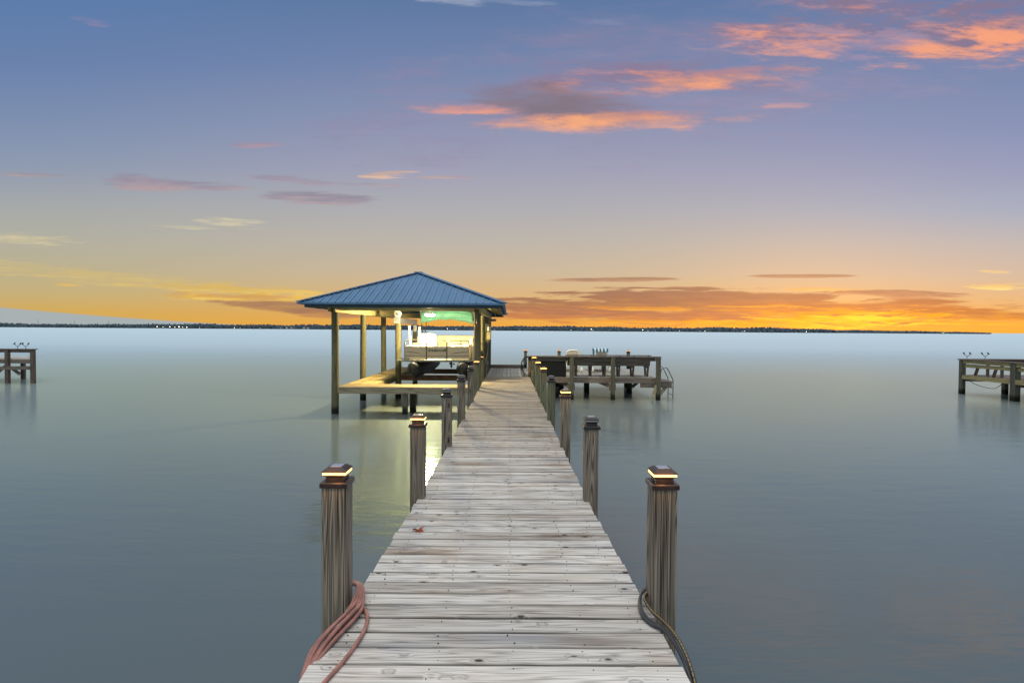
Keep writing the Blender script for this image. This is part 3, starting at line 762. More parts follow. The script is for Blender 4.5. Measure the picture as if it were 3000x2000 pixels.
# loungers
def lounger(cx, label):
    o = empty('sun_lounger', (cx, 21.6, D), label, 'sun lounger', 'white plastic loungers on the platform')
    z0 = D-.006
    st = MB()
    st.box(cx-.30, cx+.30, 21.55, 22.95, z0+.30, z0+.34); st.build('seat', M['white'], o, bevel=.01)
    f = MB()
    for s in (-1, 1): f.box(cx+s*.31-.025, cx+s*.31+.025, 21.20, 22.95, z0+.26, z0+.33)
    f.box(cx-.29, cx+.29, 21.18, 21.23, z0+.24, z0+.33)
    f.build('frame', M['white'], o, bevel=.008)
    # raised back: rounded slab leaning towards us, with slots
    prof = [(-.27, 0), (-.275, .42), (-.25, .58), (-.18, .655), (0, .68), (.18, .655), (.25, .58), (.275, .42), (.27, 0)]
    bk = MB()
    def bp(u, v, t):  # along the leaning back
        yy = 21.62 - v*.42; zz = z0+.33 + v*.82
        return (cx+u, yy + t*.82, zz + t*.42)
    bk.rings([[bp(u, v, -.015) for u, v in prof], [bp(u, v, .02) for u, v in prof]])
    bk.build('backrest', M['white'], o, bevel=.006)
    rim = [bp(u*.93, v*.95+.01, -.022) for u, v in prof]
    MB().tube(smoothpath(rim, 3), .014, 6).build('rim', M['white'], o, True)
    sl = MB()
    for v in (.30, .38, .46, .54, .60):
        hw = .17 if v > .55 else .2
        a, b, c, d = bp(-hw, v, -.019), bp(hw, v, -.019), bp(-hw, v+.022, -.019), bp(hw, v+.022, -.019)
        a2, b2, c2, d2 = bp(-hw, v, -.0165), bp(hw, v, -.0165), bp(-hw, v+.022, -.0165), bp(hw, v+.022, -.0165)
        sl.hexa([a, b, a2, b2, c, d, c2, d2])
    sl.build('slot', M['grey'], o)
    for s in (-1, 1):
        MB().bar((cx+s*.29, 22.8, z0+.28), (cx+s*.27, 22.85, z0), .05, .05, (0, 1, 0)).build('leg', M['white'], o)
        w_ = MB()
        w_.rings([[(cx+s*.33+t, 21.32+.11*math.cos(k*PI/8), z0+.11+.11*math.sin(k*PI/8)) for k in range(16)] for t in (-.03, .03)])
        w_.build('wheel', M['white'], o, True)
        MB().bar((cx+s*.30, 21.32, z0+.28), (cx+s*.30, 21.32, z0+.08), .04, .06, (0, 1, 0)).build('leg', M['white'], o)
lounger(2.50, 'white plastic sun lounger without a towel, back raised over the rail')
lounger(3.60, 'white plastic sun lounger with a teal striped towel over its back')
tw = empty('beach_towel', (3.5, 21.3, D+.9), 'teal and white striped towel draped over a lounger back', 'towel')
for i in range(9):
    x0 = 3.25+i*.068
    wv = [(.010*math.sin(i*1.7)) for _ in range(2)]
    t = MB()
    pr = [(21.42, 1.66), (21.33, 1.71), (21.26, 1.66), (21.24, 1.42 if i < 2 else 1.58)]
    rs = []
    for (yy, zz) in pr:
        rs.append([(x0, yy+wv[0], zz), (x0+.067, yy+wv[1], zz), (x0+.067, yy+.012, zz-.012), (x0, yy+.012, zz-.012)])
    t.rings(rs)
    t.build('towel_stripe', M['teal'] if i % 2 == 0 else M['towelwhite'], tw)

# ------------------------------------------------------------------ catwalk
cw = empty('catwalk', (-3, 16, 0), 'narrow L-shaped wooden catwalk under the boathouse roof', 'walkway')
c1 = MB()
for k in range(6): board(c1, 0, 15.40+.07+k*.1385, .132, -4.81, -.86, D-.038, D, 8)
c1.build('decking', M['walk_x'], cw)
c2 = MB()
for k in range(6): board(c2, 1, -4.81+.068+k*.135, .128, 16.24, 23.6, D-.04, D-.002, 8)
c2.build('decking', M['walk_y'], cw)
MB().box(-4.80, -.88, 15.36, 15.398, D-.19, D-.004).build('fascia', M['beam_x'], cw, bevel=.003)
MB().box(-3.97, -.88, 16.24, 16.28, D-.19, D-.04).build('fascia', M['beam_x'], cw)
MB().box(-3.998, -3.96, 16.28, 23.6, D-.19, D-.004).build('side_beam', M['beam_y'], cw)
MB().box(-4.85, -4.812, 15.42, 23.6, D-.19, D-.004).build('side_beam', M['beam_y'], cw)
MB().box(-3.02, -2.88, 15.42, 15.56, -1.2, D-.04).build('support_post', M['post_rail'], cw, bevel=.004)
MB().box(-2.86, -2.70, 15.75, 15.90, -1.2, D-.04).build('support_post', M['pile_dark'], cw)

# ------------------------------------------------------------------ boathouse
bh = empty('boathouse', (-2.92, 15.5, 0), 'open-sided boathouse with a blue metal hip roof on round timber piles', 'boathouse')
def pile(cx, cy, top, r=.102, parent=bh, mat='pile'):
    pts = []; k = 8
    rr = [r*1.05, r*1.03, r*1.01, r, r*.99, r*.98, r*.97, r*.96]
    ph = random.uniform(0, 6)
    for i in range(k):
        t = i/(k-1); pts.append((cx+.008*math.sin(t*4+ph), cy, -1.2+(top+1.2)*t))
    return MB().tube(pts, rr, 20).build('pile', M[mat], parent, True)
for cy in (15.5, 18.5, 21.5, 24.5):
    pile(-4.94, cy, 2.99); pile(-.912, cy, 2.99)
ridge_z, eave_z, rx0, rx1, ry0, ry1 = 4.21, 3.115, -5.71, -.13, 14.73, 25.27
cxr = (rx0+rx1)/2; hwid = (rx1-rx0)/2; slope = (ridge_z-eave_z)/hwid
A = (cxr, ry0+hwid); B = (cxr, ry1-hwid)
rf = MB()
def roofsheet(dz):
    return [(rx0, ry0, eave_z+dz), (rx1, ry0, eave_z+dz), (rx1, ry1, eave_z+dz), (rx0, ry1, eave_z+dz), (A[0], A[1], ridge_z+dz), (B[0], B[1], ridge_z+dz)]
vs = roofsheet(0) + roofsheet(-.022)
rf.add(vs, [(0, 1, 4), (1, 2, 5, 4), (2, 3, 5), (3, 0, 4, 5), (6, 10, 7), (7, 10, 11, 8), (8, 11, 9), (9, 11, 10, 6),
            (0, 6, 7, 1), (1, 7, 8, 2), (2, 8, 9, 3), (3, 9, 6, 0)])
roof = rf.build('roof', M['roof'], bh)
rb = MB()
k = 1
while rx0 + k*.2 < rx1 - .05:
    x = rx0 + k*.2; run = min(x-rx0, rx1-x)
    if run > .1:
        for yy, s in ((ry0, 1), (ry1, -1)):
            rb.bar((x, yy-s*.004, eave_z+.010), (x, yy+s*run, eave_z+.010+run*slope), .030, .022)
            rb.bar((x+.1, yy-s*.002, eave_z+.003), (x+.1, yy+s*max(.06, run-.1), eave_z+.003+max(.06, run-.1)*slope), .014, .008)
    k += 1
k = 1
while ry0 + k*.2 < ry1 - .05:
    y = ry0 + k*.2; run = min(y-ry0, ry1-y, hwid)
    if run > .1:
        for xx, s in ((rx0, 1), (rx1, -1)):
            rb.bar((xx-s*.004, y, eave_z+.010), (xx+s*run, y, eave_z+.010+run*slope), .030, .022)
    k += 1
rb.build('rib', M['roof'], roof)
hc_ = MB()
for p, q in (((rx0, ry0), A), ((rx1, ry0), A), ((rx1, ry1), B), ((rx0, ry1), B)):
    hc_.bar((p[0], p[1], eave_z+.022), (q[0], q[1], ridge_z+.022), .20, .022)
hc_.bar((A[0], A[1]-.05, ridge_z+.02), (B[0], B[1]+.05, ridge_z+.02), .24, .022)
hc_.build('hip_cap', M['roof'], roof)
i_ = .14
MB().box(rx0+i_, rx1-i_, ry0+i_, ry0+i_+.03, 2.985, 3.13).build('fascia', M['fascia'], bh)
MB().box(rx0+i_, rx1-i_, ry1-i_-.03, ry1-i_, 2.985, 3.13).build('fascia', M['fascia'], bh)
MB().box(rx0+i_, rx0+i_+.03, ry0+i_+.03, ry1-i_-.03, 2.985, 3.13).build('fascia', M['fascia'], bh)
MB().box(rx1-i_-.03, rx1-i_, ry0+i_+.03, ry1-i_-.03, 2.985, 3.13).build('fascia', M['fascia'], bh)
dr = MB()
dr.box(rx0-.004, rx1+.004, ry0-.012, ry0-.004, eave_z-.045, eave_z+.004); dr.box(rx1+.004, rx1+.012, ry0-.012, ry1, eave_z-.06, eave_z+.004)
dr.box(rx0-.012, rx0-.004, ry0-.012, ry1, eave_z-.045, eave_z+.004)
dr.build('drip_edge', M['roof'], roof)
for cx in (-4.94, -.912):
    for s in (-.085, .085):
        MB().box(cx+s-.019, cx+s+.019, 15.2, 24.8, 2.875, 3.09).build('header_beam', M['frame_y'], bh, bevel=.002)
for cy in (15.5, 24.5):
    for s in (-.085, .085):
        MB().box(-4.81, -1.04, cy+s-.019, cy+s+.019, 2.93 if cy < 20 else 2.90, 3.10).build('header_beam', M['frame_x'], bh, bevel=.002)
def rz_at(x, y): return eave_z + slope*min(x-rx0, rx1-x, y-ry0, ry1-y)
for k in range(15):
    y = 15.35 + k*.67
    if y > 24.8: break
    for s, xe in ((1, rx0+.17), (-1, rx1-.17)):
        run = min(y-ry0, ry1-y, hwid) - .17
        if run < .2: continue
        a = (xe, y, rz_at(xe, y)-.105); b = (xe+s*run, y, rz_at(xe, y)-.105+slope*run)
        MB().bar(a, b, .038, .14).build('rafter', M['frame_x'], bh)
for k in range(8):
    x = -5.2 + k*.65
    for s, ye in ((1, ry0+.17), (-1, ry1-.17)):
        run = min(x-rx0, rx1-x) - .17
        if run < .2: continue
        MB().bar((x, ye, rz_at(x, ye)-.105), (x, ye+s*run, rz_at(x, ye)-.105+slope*run), .038, .14).build('rafter', M['frame_y'], bh)
for k in range(6):      # purlins under the metal
    d = .35 + k*.42; z = eave_z + slope*d - .042
    for xx in (rx0+d, rx1-d):
        MB().box(xx-.04, xx+.04, ry0+d, ry1-d, z-.018, z+.010).build('purlin', M['frame_y'], bh)
    for yy in (ry0+d, ry1-d):
        MB().box(rx0+d+.05, rx1-d-.05, yy-.04, yy+.04, z-.018, z+.010).build('purlin', M['frame_x'], bh)

# floodlight under the front header
FL = (-2.56, 17.6, 2.90)
fl = empty('floodlight', FL, 'blazing oval floodlight hung under the front of the boathouse roof above the boat', 'floodlight')
MB().tube([(FL[0], FL[1], FL[2]+.05), (FL[0], FL[1], 3.62)], .016, 8).build('bracket', M['steel'], fl)
fb = MB(); fb.rings([[(FL[0]+.17*q*math.cos(k*PI/10), FL[1]+.13*q*math.sin(k*PI/10), FL[2]+dz) for k in range(20)] for q, dz in ((1, .0), (1.03, .02), (.9, .045), (.4, .055))])
fb.build('housing', M['steel'], fl, True)
fb = MB(); fb.rings([[(FL[0]+.17*q*math.cos(k*PI/10), FL[1]+.13*q*math.sin(k*PI/10), FL[2]+dz) for k in range(20)] for q, dz in ((.97, -.001), (.95, -.035), (.75, -.06), (.35, -.07))])
fb.build('lens', M['lamp_lens'], fl, True)
pt = bpy.data.lights.new('flood_bulb', 'POINT'); pt.energy = 1150; pt.color = (1, .80, .40); pt.shadow_soft_size = .16
po = bpy.data.objects.new('flood_bulb', pt); COL.objects.link(po); po.parent = fl; po.location = (0, 0, -.16)

# wind ornament on the near corner pile
orn = empty('hanging_ornament', (-.93, 15.36, 2.5), 'round twisted wire ornament hung on the near boathouse pile', 'ornament')
om = MB()
for rr_, q in ((.085, 1.0), (.066, 1.15), (.045, 1.3), (.022, 1.5)):
    om.tube([(-.93+rr_*math.cos(a*PI/12), 15.36+.01*math.sin(a*1.3), 2.50+rr_*q*math.sin(a*PI/12)) for a in range(24)], .0055, 6, True)
om.tube([(-.93, 15.36, 2.60), (-.925, 15.37, 2.70)], .004, 5)
om.build('wire_ring', plain('ornament_copper', '8a6038', .35, .7, .3, 30), orn, True)

# electrics on the farther corner piles
el_ = empty('electrical_box', (-.86, 21.35, 2.1), 'weathered yellow-lit electrical box and conduit on a far boathouse pile', 'electrical box')
MB().box(-.885, -.725, 21.28, 21.395, 2.02, 2.32).build('enclosure', M['boxy'], el_, bevel=.006)
MB().box(-.872, -.738, 21.268, 21.2785, 2.05, 2.29).build('door', M['boxy'], el_, bevel=.003)
MB().tube([(-.83, 21.33, 2.02), (-.83, 21.33, 1.75), (-.84, 21.2, 1.5), (-.83, 19.5, 1.35), (-.80, 19.35, 1.2), (-.79, 19.2, D)], .014, 8).build('conduit', M['grey'], el_, True)
MB().box(-.845, -.735, 19.28, 19.35, 1.19, 1.33).build('junction_box', M['grey'], el_, bevel=.004)
MB().tube(smoothpath([(-.90, 21.35, 2.93), (-.80, 21.3, 2.86), (-.74, 21.3, 2.70), (-.735, 21.3, 2.45), (-.735, 21.3, 2.32)], 4), .010, 6).build('cable', M['grey'], el_, True)
ml = empty('electric_meter', (-.84, 21.3, 2.62), 'round glass meter above the electrical box on the pile', 'meter')
mm = MB(); mm.rings([[(-.81+.07*q*math.cos(k*PI/8), 21.30-dy, 2.60+.07*q*math.sin(k*PI/8)) for k in range(16)] for q, dy in ((1, 0), (1, .07), (.7, .11), (.25, .125))])
mm.build('glass', M['alu'], ml, True)
MB().box(-.87, -.79, 21.29, 21.36, 2.36, 2.53).build('plate', M['white'], ml, bevel=.004)
MB().tube([(-.80, 24.42, 2.83), (-.62, 24.2, 2.83)], [.05, .06], 10).build('spotlight', M['grey'], None, True)
tag(bpy.data.objects['spotlight'], 'small unlit spotlight at the far right corner under the boathouse eave', 'spotlight')

# ------------------------------------------------------------------ boat lift
lt = empty('boat_lift', (-2.4, 20.7, 0), 'galvanised boat lift with cradle beams and cables under the pontoon boat', 'boat lift')
pile(-3.88, 19.1, 2.60, .105, lt); pile(-3.88, 22.5, 2.60, .102, lt)
pile(-1.02, 22.5, 2.60, .10, lt)
tb = MB()
tb.box(-3.96, -3.945, 19.0, 22.7, 2.605, 2.80); tb.box(-3.835, -3.82, 19.0, 22.7, 2.605, 2.80); tb.box(-3.944, -3.836, 19.0, 22.7, 2.605, 2.62); tb.box(-3.944, -3.836, 19.0, 22.7, 2.785, 2.80)
tb.build('top_beam', M['steel'], lt)
MB().box(-4.02, -3.80, 18.93, 19.2, 2.60, 2.82).build('gear_box', M['steel'], lt, bevel=.01)
g = MB(); g.rings([[(-3.88+.13*math.cos(k*PI/10), yy, 2.93+.13*math.sin(k*PI/10)) for k in range(20)] for yy in (18.98, 19.10)]); g.build('winch_drum', M['steel'], lt, True, bevel=.006)
MB().tube([(-3.88, 18.94, 2.93), (-3.88, 19.22, 2.93)], .035, 10).build('axle', M['alu'], lt, True)
MB().box(-3.97, -3.93, 18.9, 18.93, 3.0, 3.09).build('motor', M['steel'], lt)
for xx, yy in ((-3.74, 19.05), (-3.74, 22.3)):
    MB().tube([(xx, yy, .82), (xx-.06, yy, 2.62)], .006, 5).build('cable', M['steel'], lt)
MB().box(-3.90, -3.76, 22.22, 22.30, 2.30, 2.58).build('pulley_block', M['steel'], lt, bevel=.005)
for yy in (19.05, 22.0):
    b = MB(); b.box(-3.78, -1.0, yy-.008, yy+.008, .64, .80); b.box(-3.78, -1.0, yy-.07, yy+.07, .80, .812); b.box(-3.78, -1.0, yy-.07, yy+.07, .628, .64)
    b.build('cradle_beam', M['rust'], lt)
for xx in (-3.08, -1.48):
    MB().box(xx-.07, xx+.07, 18.9, 22.3, .814, .852).build('bunk', M['dark_y'], lt)

# ------------------------------------------------------------------ pontoon boat
bt = empty('pontoon_boat', (-2.28, 17.5, .85), 'cream pontoon boat with green canopy raised on a lift under the roof', 'boat')
BY = 17.45
for cx in (-3.06, -1.48):
    rs = []
    for y, r, zc in ((17.18, .05, 1.30), (17.24, .13, 1.235), (17.5, .20, 1.17), (17.85, .245, 1.13), (18.3, .265, 1.110), (19, .265, 1.11), (20.5, .265, 1.11), (22.2, .265, 1.11), (22.5, .24, 1.12)):
        vv = max(0.0, min(1.0, (18.4-y)/1.0))
        ring = []
        for k in range(24):
            a = 2*PI*k/24; px_ = r*math.cos(a); pz = r*math.sin(a)
            if pz < -.3*r: px_ *= 1 - (.18+.72*vv)*min(1, (-pz/r-.3)/.7); pz *= 1.10 + .42*vv
            ring.append((cx+px_, y, zc+pz))
        rs.append(ring)
    po_ = MB().rings(rs); po_ = po_.build('pontoon', M['alu_dark'], bt, True)
    MB().prism([(17.30, 1.05), (18.0, .835), (22.4, .828), (22.4, .80), (17.95, .79), (17.22, 1.08)], 0, cx-.012, cx+.012).build('keel', M['alu_dark'], po_)
    for yy in (17.9, 19.2, 20.6, 21.9):
        MB().box(cx-.16, cx+.16, yy-.02, yy+.02, 1.32, 1.375).build('bracket', M['alu'], po_)
dkm = MB(); dkm.prism([(-3.46, BY), (-1.28, BY), (-1.08, BY+.30), (-1.08, 22.5), (-3.46, 22.5)], 2, 1.378, 1.415); dkm.build('deck', M['grey'], bt)
MB().tube([(-3.50, 22.5, 1.405), (-3.50, BY-.02, 1.405), (-1.26, BY-.02, 1.405), (-1.05, BY+.30, 1.405), (-1.05, 22.5, 1.405)], .035, 10).build('deck_trim', M['alu'], bt, True)
MB().tube([(-3.55, BY-.03, 1.405), (-3.42, BY-.03, 1.405)], .045, 10).build('corner_bumper', M['grey'], bt, True)
FZ0, FZ1, RZ = 1.475, 1.868, 2.06
def fence_panel(x0, x1, y, gate=False):
    p = MB().box(x0, x1, y, y+.02, FZ0, FZ1).build('fence_panel', M['panel'], bt, bevel=.002)
    pts = [(x0-.012, y-.005, 1.42), (x0-.012, y-.005, RZ-.1), (x0+.02, y-.005, RZ-.03), (x0+.09, y-.005, RZ), (x1-.09, y-.005, RZ), (x1-.02, y-.005, RZ-.03), (x1+.012, y-.005, RZ-.1), (x1+.012, y-.005, 1.42)]
    MB().tube(pts, .013, 8).build('rail', M['tube'], bt, True)
    g = MB(); k = int((FZ1-FZ0)/.065)
    for i in range(1, k): g.box(x0+.005, x1-.005, y-.0025, y+.001, FZ0+i*.065, FZ0+i*.065+.0035)
    g.build('groove', M['grey'], p)
    return p
def curve_strip(pts, w0, y):
    mb = MB(); n = len(pts); vs = []
    for i, (a, b) in enumerate(pts):
        wq = w0*math.sin(PI*min(.97, .1+i/(n-1)*.9))
        vs += [(a, y, b-wq), (a, y, b+wq), (a, y+.002, b+wq), (a, y+.002, b-wq)]
    mb.rings([vs[i*4:i*4+4] for i in range(n)]); return mb
FP = [(-3.33, -2.665), (-2.625, -2.015), (-1.975, -1.29)]
ps = [fence_panel(a, b, BY+.02) for a, b in FP]
yl = BY+.0135
curve_strip([(-3.32+.055*i, 1.685-.0005*i-.00055*i*i) for i in range(11)], .010, yl).build('stripe', M['deepgreen'], ps[0])
curve_strip([(-1.30-.06*i, 1.69-.0005*i-.00062*i*i) for i in range(11)], .010, yl).build('stripe', M['deepgreen'], ps[2])
for p, (a, b) in zip(ps, FP):
    MB().box(a+.01, b-.01, yl, yl+.003, 1.555, 1.567).build('stripe', M['deepgreen'], p)
fc = bpy.data.curves.new('lettering', 'FONT'); fc.body = 'Smokercraft'; fc.size = .125; fc.shear = .45; fc.align_x = 'CENTER'; fc.space_character = .93; fc.extrude = .0012; fc.offset = .0028
fc.materials.append(M['deepgreen'])
tmp_ = bpy.data.objects.new('tmp', fc); COL.objects.link(tmp_)
fme = bpy.data.meshes.new_from_object(tmp_.evaluated_get(bpy.context.evaluated_depsgraph_get()))
bpy.data.objects.remove(tmp_)
fo = bpy.data.objects.new('lettering', fme); COL.objects.link(fo); fo.parent = ps[1]
fo.location = Vector((-2.32, BY+.0125, 1.70)) - parent_loc(ps[1]); fo.rotation_euler = (R(90), 0, 0)
for a in (-3.1, -1.55):      # short stanchions
    MB().tube([(a, BY+.015, FZ1), (a, BY+.015, RZ)], .010, 6).build('stanchion', M['tube'], bt, True)
for xx in (-3.33, -1.20):
    y0 = BY+.06 if xx < -2 else BY+.30
    MB().box(xx-.01, xx+.01, y0, 22.3, FZ0, FZ1).build('side_panel', M['panel'], bt)
    MB().tube([(xx, y0, 1.42), (xx, y0, RZ-.1), (xx, y0+.1, RZ), (xx, 22.2, RZ), (xx, 22.3, RZ-.1), (xx, 22.3, 1.42)], .013, 8).build('rail', M['tube'], bt, True)
    for k in range(4):
        MB().tube([(xx, y0+.9+k*1.05, FZ1), (xx, y0+.9+k*1.05, RZ)], .010, 6).build('stanchion', M['tube'], bt, True)
def cushion(name, x0, x1, y0, y1, z0, z1, m='vinyl', bv=.06):
    return MB().box(x0, x1, y0, y1, z0, z1).build(name, M[m], bt, True, bevel=bv, seg=3)
cushion('seat', -3.25, -2.72, 17.7, 18.9, 1.42, 1.88); cushion('seat', -1.93, -1.28, 17.9, 19.2, 1.42, 1.90)
cushion('bench_back', -2.85, -1.30, 21.6, 21.85, 1.6, 2.18); cushion('bench_seat', -2.4, -1.24, 21.0, 21.6, 1.42, 1.95)
cushion('bench_back', -1.42, -1.26, 19.3, 21.5, 1.6, 2.10)
cushion('console', -3.2, -2.7, 20.0, 20.6, 1.42, 1.98, 'white', .08)
hp_ = [(-2.905+sx*(.345-.16*(1-math.cos(a))), 2.10+.16*math.sin(a)) for sx, rng in ((1, (0, .3, .6, .9, 1.2, 1.57)), (-1, (1.57, 1.2, .9, .6, .3, 0))) for a in rng]
MB().prism([(-3.25, 1.80)] + [(-2.56, 1.80)] + hp_, 1, 19.30, 19.58).build('captain_seat', M['vinyl'], bt, True, bevel=.05, seg=3)
cushion('captain_seat', -3.2, -2.6, 18.95, 19.4, 1.66, 1.88)
st_ = MB(); st_.tube([(-3.1+.15*math.cos(a*PI/8), 19.86+.05*math.sin(a*PI/8), 2.27+.06*math.sin(a*PI/8)) for a in range(16)], .014, 6, True); st_.build('steering_wheel', M['black'], bt, True)
for a, b in ((-3.12, -2.80), (-1.85, -1.50)):
    MB().box(a, b, 17.62, 17.66, 1.90, 1.96).build('table', M['grey'], bt, bevel=.01)
MB().tube([(-3.26, 18.2, 1.42), (-3.30, 18.0, 2.50)], .035, 8).build('canopy_pole', M['white'], bt, True)
MB().tube([(-3.24, 19.8, 1.5), (-3.26, 19.8, 2.50)], .035, 8).build('canopy_pole', M['white'], bt, True)
# bimini canopy
cn = MB(); N = 24; X0, X1 = -3.24, -1.34; YC = 20.0
def low(t):  # arched lower hem
    return 2.60 + .17*math.sin(PI*t)**.8 + .012*math.sin(t*23)
rws = []
for i in range(N+1):
    t = i/N; x = X0+(X1-X0)*t; wv = .018*math.sin(t*17)+.010*math.sin(t*41+1)
    topz = 3.02 + .14*math.sin(PI*t)**.6
    lo = low(t)
    rws.append([(x, 21.9, topz-.30), (x, 21.6, topz-.02), (x, 20.9, topz+.04), (x, YC+.12, topz), (x, YC, topz-.04),
                (x, YC-.02+wv*.4, topz-.04-(topz-.04-lo)*.33), (x, YC-.03+wv, topz-.04-(topz-.04-lo)*.66), (x, YC-.01+wv*1.5, lo)])
o0 = len(cn.v)
for r in rws: cn.v += r
K = 8
for i in range(N):
    for j in range(K-1): cn.f.append((i*K+j, (i+1)*K+j, (i+1)*K+j+1, i*K+j+1))
can = cn.build('canopy', M['canvas'], bt, True)
sd = can.modifiers.new('thick', 'SOLIDIFY'); sd.thickness = .006
can.modifiers.remove(can.modifiers['edges'])
MB().tube([(X0+(X1-X0)*i/N, YC-.03, 2.98+.14*math.sin(PI*i/N)**.6-.04-.06) for i in range(N+1)], .012, 6).build('seam', M['canvas_seam'], can, True)
MB().tube([(X0+(X1-X0)*i/N, YC-.04+.010*math.sin(i*.7), 2.80+.04*math.sin(PI*i/N)) for i in range(N+1)], .009, 6).build('seam', M['canvas_seam'], can, True)
for xx in (X0-.02, X1+.02):
    MB().tube(smoothpath([(xx, 20.9, 1.95), (xx, 20.3, 2.6), (xx, 20.02, 2.98), (xx+(.05 if xx < -2 else -.05), 20.02, 3.06)], 4), .016, 8).build('canopy_frame', M['tube'], bt, True)
    MB().tube([(xx, 20.9, 1.95), (xx, 21.7, 2.95)], .014, 8).build('canopy_frame', M['tube'], bt, True)
# outboard
ob = MB(); ob.rings([[(-2.40+q*math.cos(k*PI/8), 22.65+q*1.4*math.sin(k*PI/8), z) for k in range(16)] for z, q in ((1.75, .12), (1.70, .17), (1.40, .18), (1.28, .14), (1.12, .07), (1.02, .04), (.86, .035))])
mo = ob.build('outboard_motor', M['motor'], bt, True)
gp = MB(); gp.tube([(-2.40, 22.45, .93), (-2.40, 22.6, .93), (-2.40, 22.8, .93)], [.02, .045, .04], 10); gp.build('gearcase', M['motor'], mo, True)
pp = MB()
for k in range(3):
    a = k*2*PI/3+.4
    pp.hexa([(-2.40+r*math.cos(a+da), 22.84+dd, .93+r*math.sin(a+da)) for dd in (0, .02) for r in (.02, .13) for da in (-.3, .3)])
pp.build('propeller', M['black'], mo)
MB().tube(smoothpath([(-2.78, 19.9, 1.38), (-2.72, 19.9, 1.18), (-2.62, 19.9, 1.15), (-2.52, 19.9, 1.38)], 5), .007, 6).build('cable', M['black'], bt, True)

# ------------------------------------------------------------------ neighbouring docks
def rod_holder(x, y, z, label):
    o = empty('rod_holder', (x, y, z), label, 'rod holder', 'fishing rod holders on the side docks')
    m_ = MB(); m_.tube([(x, y, z-.004), (x, y, z+.10)], .009, 6); m_.tube(smoothpath([(x-.13, y, z+.20), (x-.06, y, z+.13), (x, y, z+.10), (x+.06, y, z+.13), (x+.12, y, z+.19)], 3), .009, 6)
    m_.build('fork', M['black'], o, True)
    for s in (-.13, .12): MB().tube([(x+s, y-.03, z+.19), (x+s, y+.03, z+.25)], .024, 8).build('cup', M['black'], o, True)
nd = empty('side_dock', (-21, 23.4, 0), 'dark weathered end of the neighbouring dock at the left edge', 'dock')
def bb(mb_args, name, m, par): return MB().box(*mb_args).build(name, M[m], par, bevel=.003)
YL = 23.3
for cx, yy, tp in ((-20.25, YL, 1.42), (-21.28, YL-.05, 1.40), (-23.3, YL, 1.42), (-22.35, YL+1.9, 1.0), (-24.4, YL+1.9, 1.0)):
    MB().box(cx-.07, cx+.07, yy-.07, yy+.07, -1.2, tp).build('post', M['dark_z'], nd, bevel=.004)
bb((-26, -20.16, YL-.12, YL+.16, 1.424, 1.46), 'rail_cap', 'dark_x', nd)
bb((-26, -20.32, YL-.02, YL+.02, 1.30, 1.422), 'rail_board', 'dark_x', nd)
pdk = MB()
for k in range(14): board(pdk, 0, YL+.12+k*.145, .138, -27, -20.32-k*.15, .99, 1.03, 3)
pdk.build('decking', M['deck'], nd)
bb((-26, -20.31, YL-.03, YL+.03, .84, 1.0), 'fascia', 'dark_x', nd)
bb((-26, -22.3, YL+1.9, YL+1.95, .74, .96), 'back_beam', 'dark_x', nd)
MB().bar((-26, YL-.12, .58), (-20.3, YL-.12, .66), .05, .15).build('cross_beam', M['dark_x'], nd)
MB().bar((-21.9, YL-.05, .30), (-21.3, YL-.05, .78), .05, .12).build('brace', M['dark_x'], nd)
MB().bar((-21.2, YL+.1, .60), (-20.9, YL+.1, .38), .05, .12).build('brace', M['dark_x'], nd)
rod_holder(-20.55, YL, 1.46, 'black two-armed rod holder near the corner of the left side dock')
rod_holder(-20.98, YL+.1, 1.46, 'rusty rod holder, second from the corner of the left side dock')

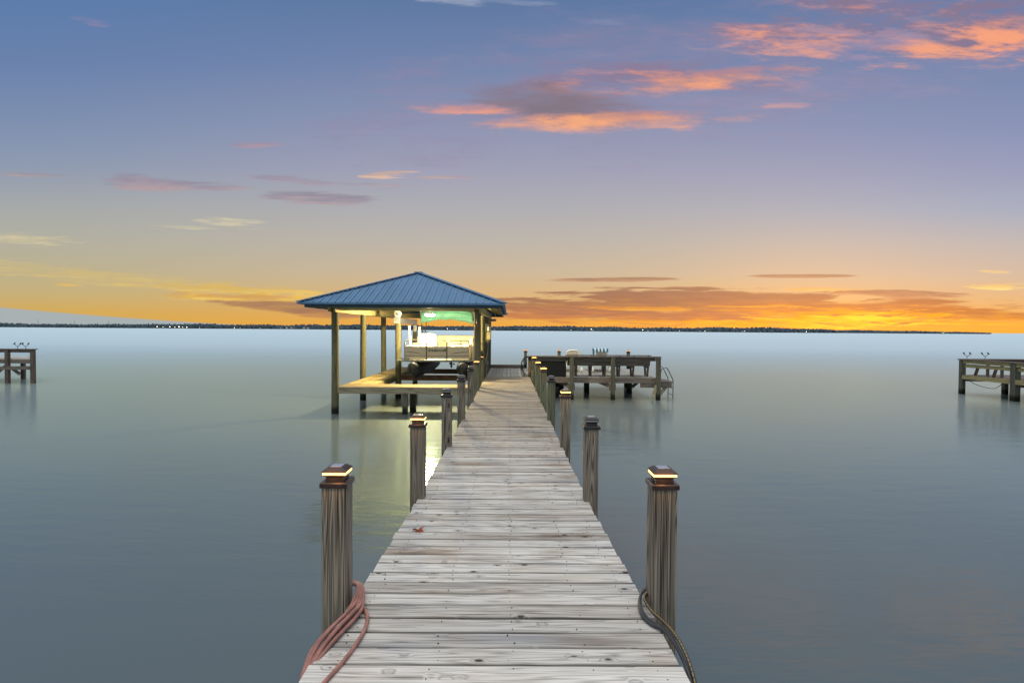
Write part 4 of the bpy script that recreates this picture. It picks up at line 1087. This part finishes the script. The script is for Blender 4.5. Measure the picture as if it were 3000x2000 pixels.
rd = empty('side_dock', (18, 21.6, 0), 'greenish weathered end of the neighbouring dock at the right edge', 'dock')
RX = 17.9
for cx, yy, wd in ((RX+.08, 21.55, .16), (RX+.1, 19.3, .21), (RX+1.75, 21.5, .16), (RX+2.3, 19.35, .18), (RX+3.6, 21.5, .16)):
    MB().box(cx-wd/2, cx+wd/2, yy-wd/2, yy+wd/2, -1.2, 1.34 if cx < RX+.5 else .7).build('post', M['post_rail'], rd, bevel=.005)
bb((RX-.03, RX+.24, 17.0, 21.68, 1.345, 1.385), 'rail_cap', 'dark_y', rd)
bb((RX+.24, RX+7, 21.45, 21.75, 1.345, 1.385), 'rail_cap', 'dark_x', rd)
bb((RX+.02, RX+.06, 17.0, 21.46, 1.22, 1.343), 'rail_board', 'beam_y', rd)
bb((RX+.08, RX+.12, 17.0, 21.46, 1.06, 1.19), 'rail_board', 'beam_y', rd)
bb((RX+.20, RX+7, 21.60, 21.64, 1.20, 1.343), 'rail_board', 'dark_x', rd)
for yy in (20.5, 19.9): bb((RX+.13, RX+.20, yy-.04, yy+.04, .78, 1.22), 'bench_leg', 'dark_z', rd)
for yy in (21.2, 20.4):
    MB().bar((RX+.3, yy, .76), (RX+.42, yy, 1.12), .08, .07, (0, 1, 0)).build('bench_leg', M['dark_z'], rd)
    bb((RX+.15, RX+.62, yy-.04, yy+.04, 1.05, 1.14), 'bench_arm', 'dark_x', rd)
pdk = MB()
for k in range(30): board(pdk, 0, 17.1+k*.152, .145, RX+.1, RX+7, .72, .755, 3)
pdk.build('decking', M['dark_x'], rd)
bb((RX, RX+.05, 17.0, 21.5, .60, .76), 'fascia', 'beam_y', rd)
bb((RX+.12, RX+6, 21.5, 21.56, .50, .70), 'back_beam', 'dark_x', rd)
bb((RX+.12, RX+6, 19.3, 19.36, .48, .69), 'cross_beam', 'dark_x', rd)
MB().tube(smoothpath([(RX+.02, 21.2, .60), (RX+.02, 20.9, .46), (RX+.02, 20.5, .38), (RX+.02, 20.1, .36), (RX+.02, 19.9, .44), (RX+.02, 19.7, .60)], 4), .010, 6).build('hanging_cable', M['rubber'], rd, True)
rod_holder(RX+.30, 21.6, 1.385, 'black rod holder nearest the outer corner of the right side dock')
rod_holder(RX+1.02, 21.6, 1.385, 'black rod holder, second along the right side dock rail')
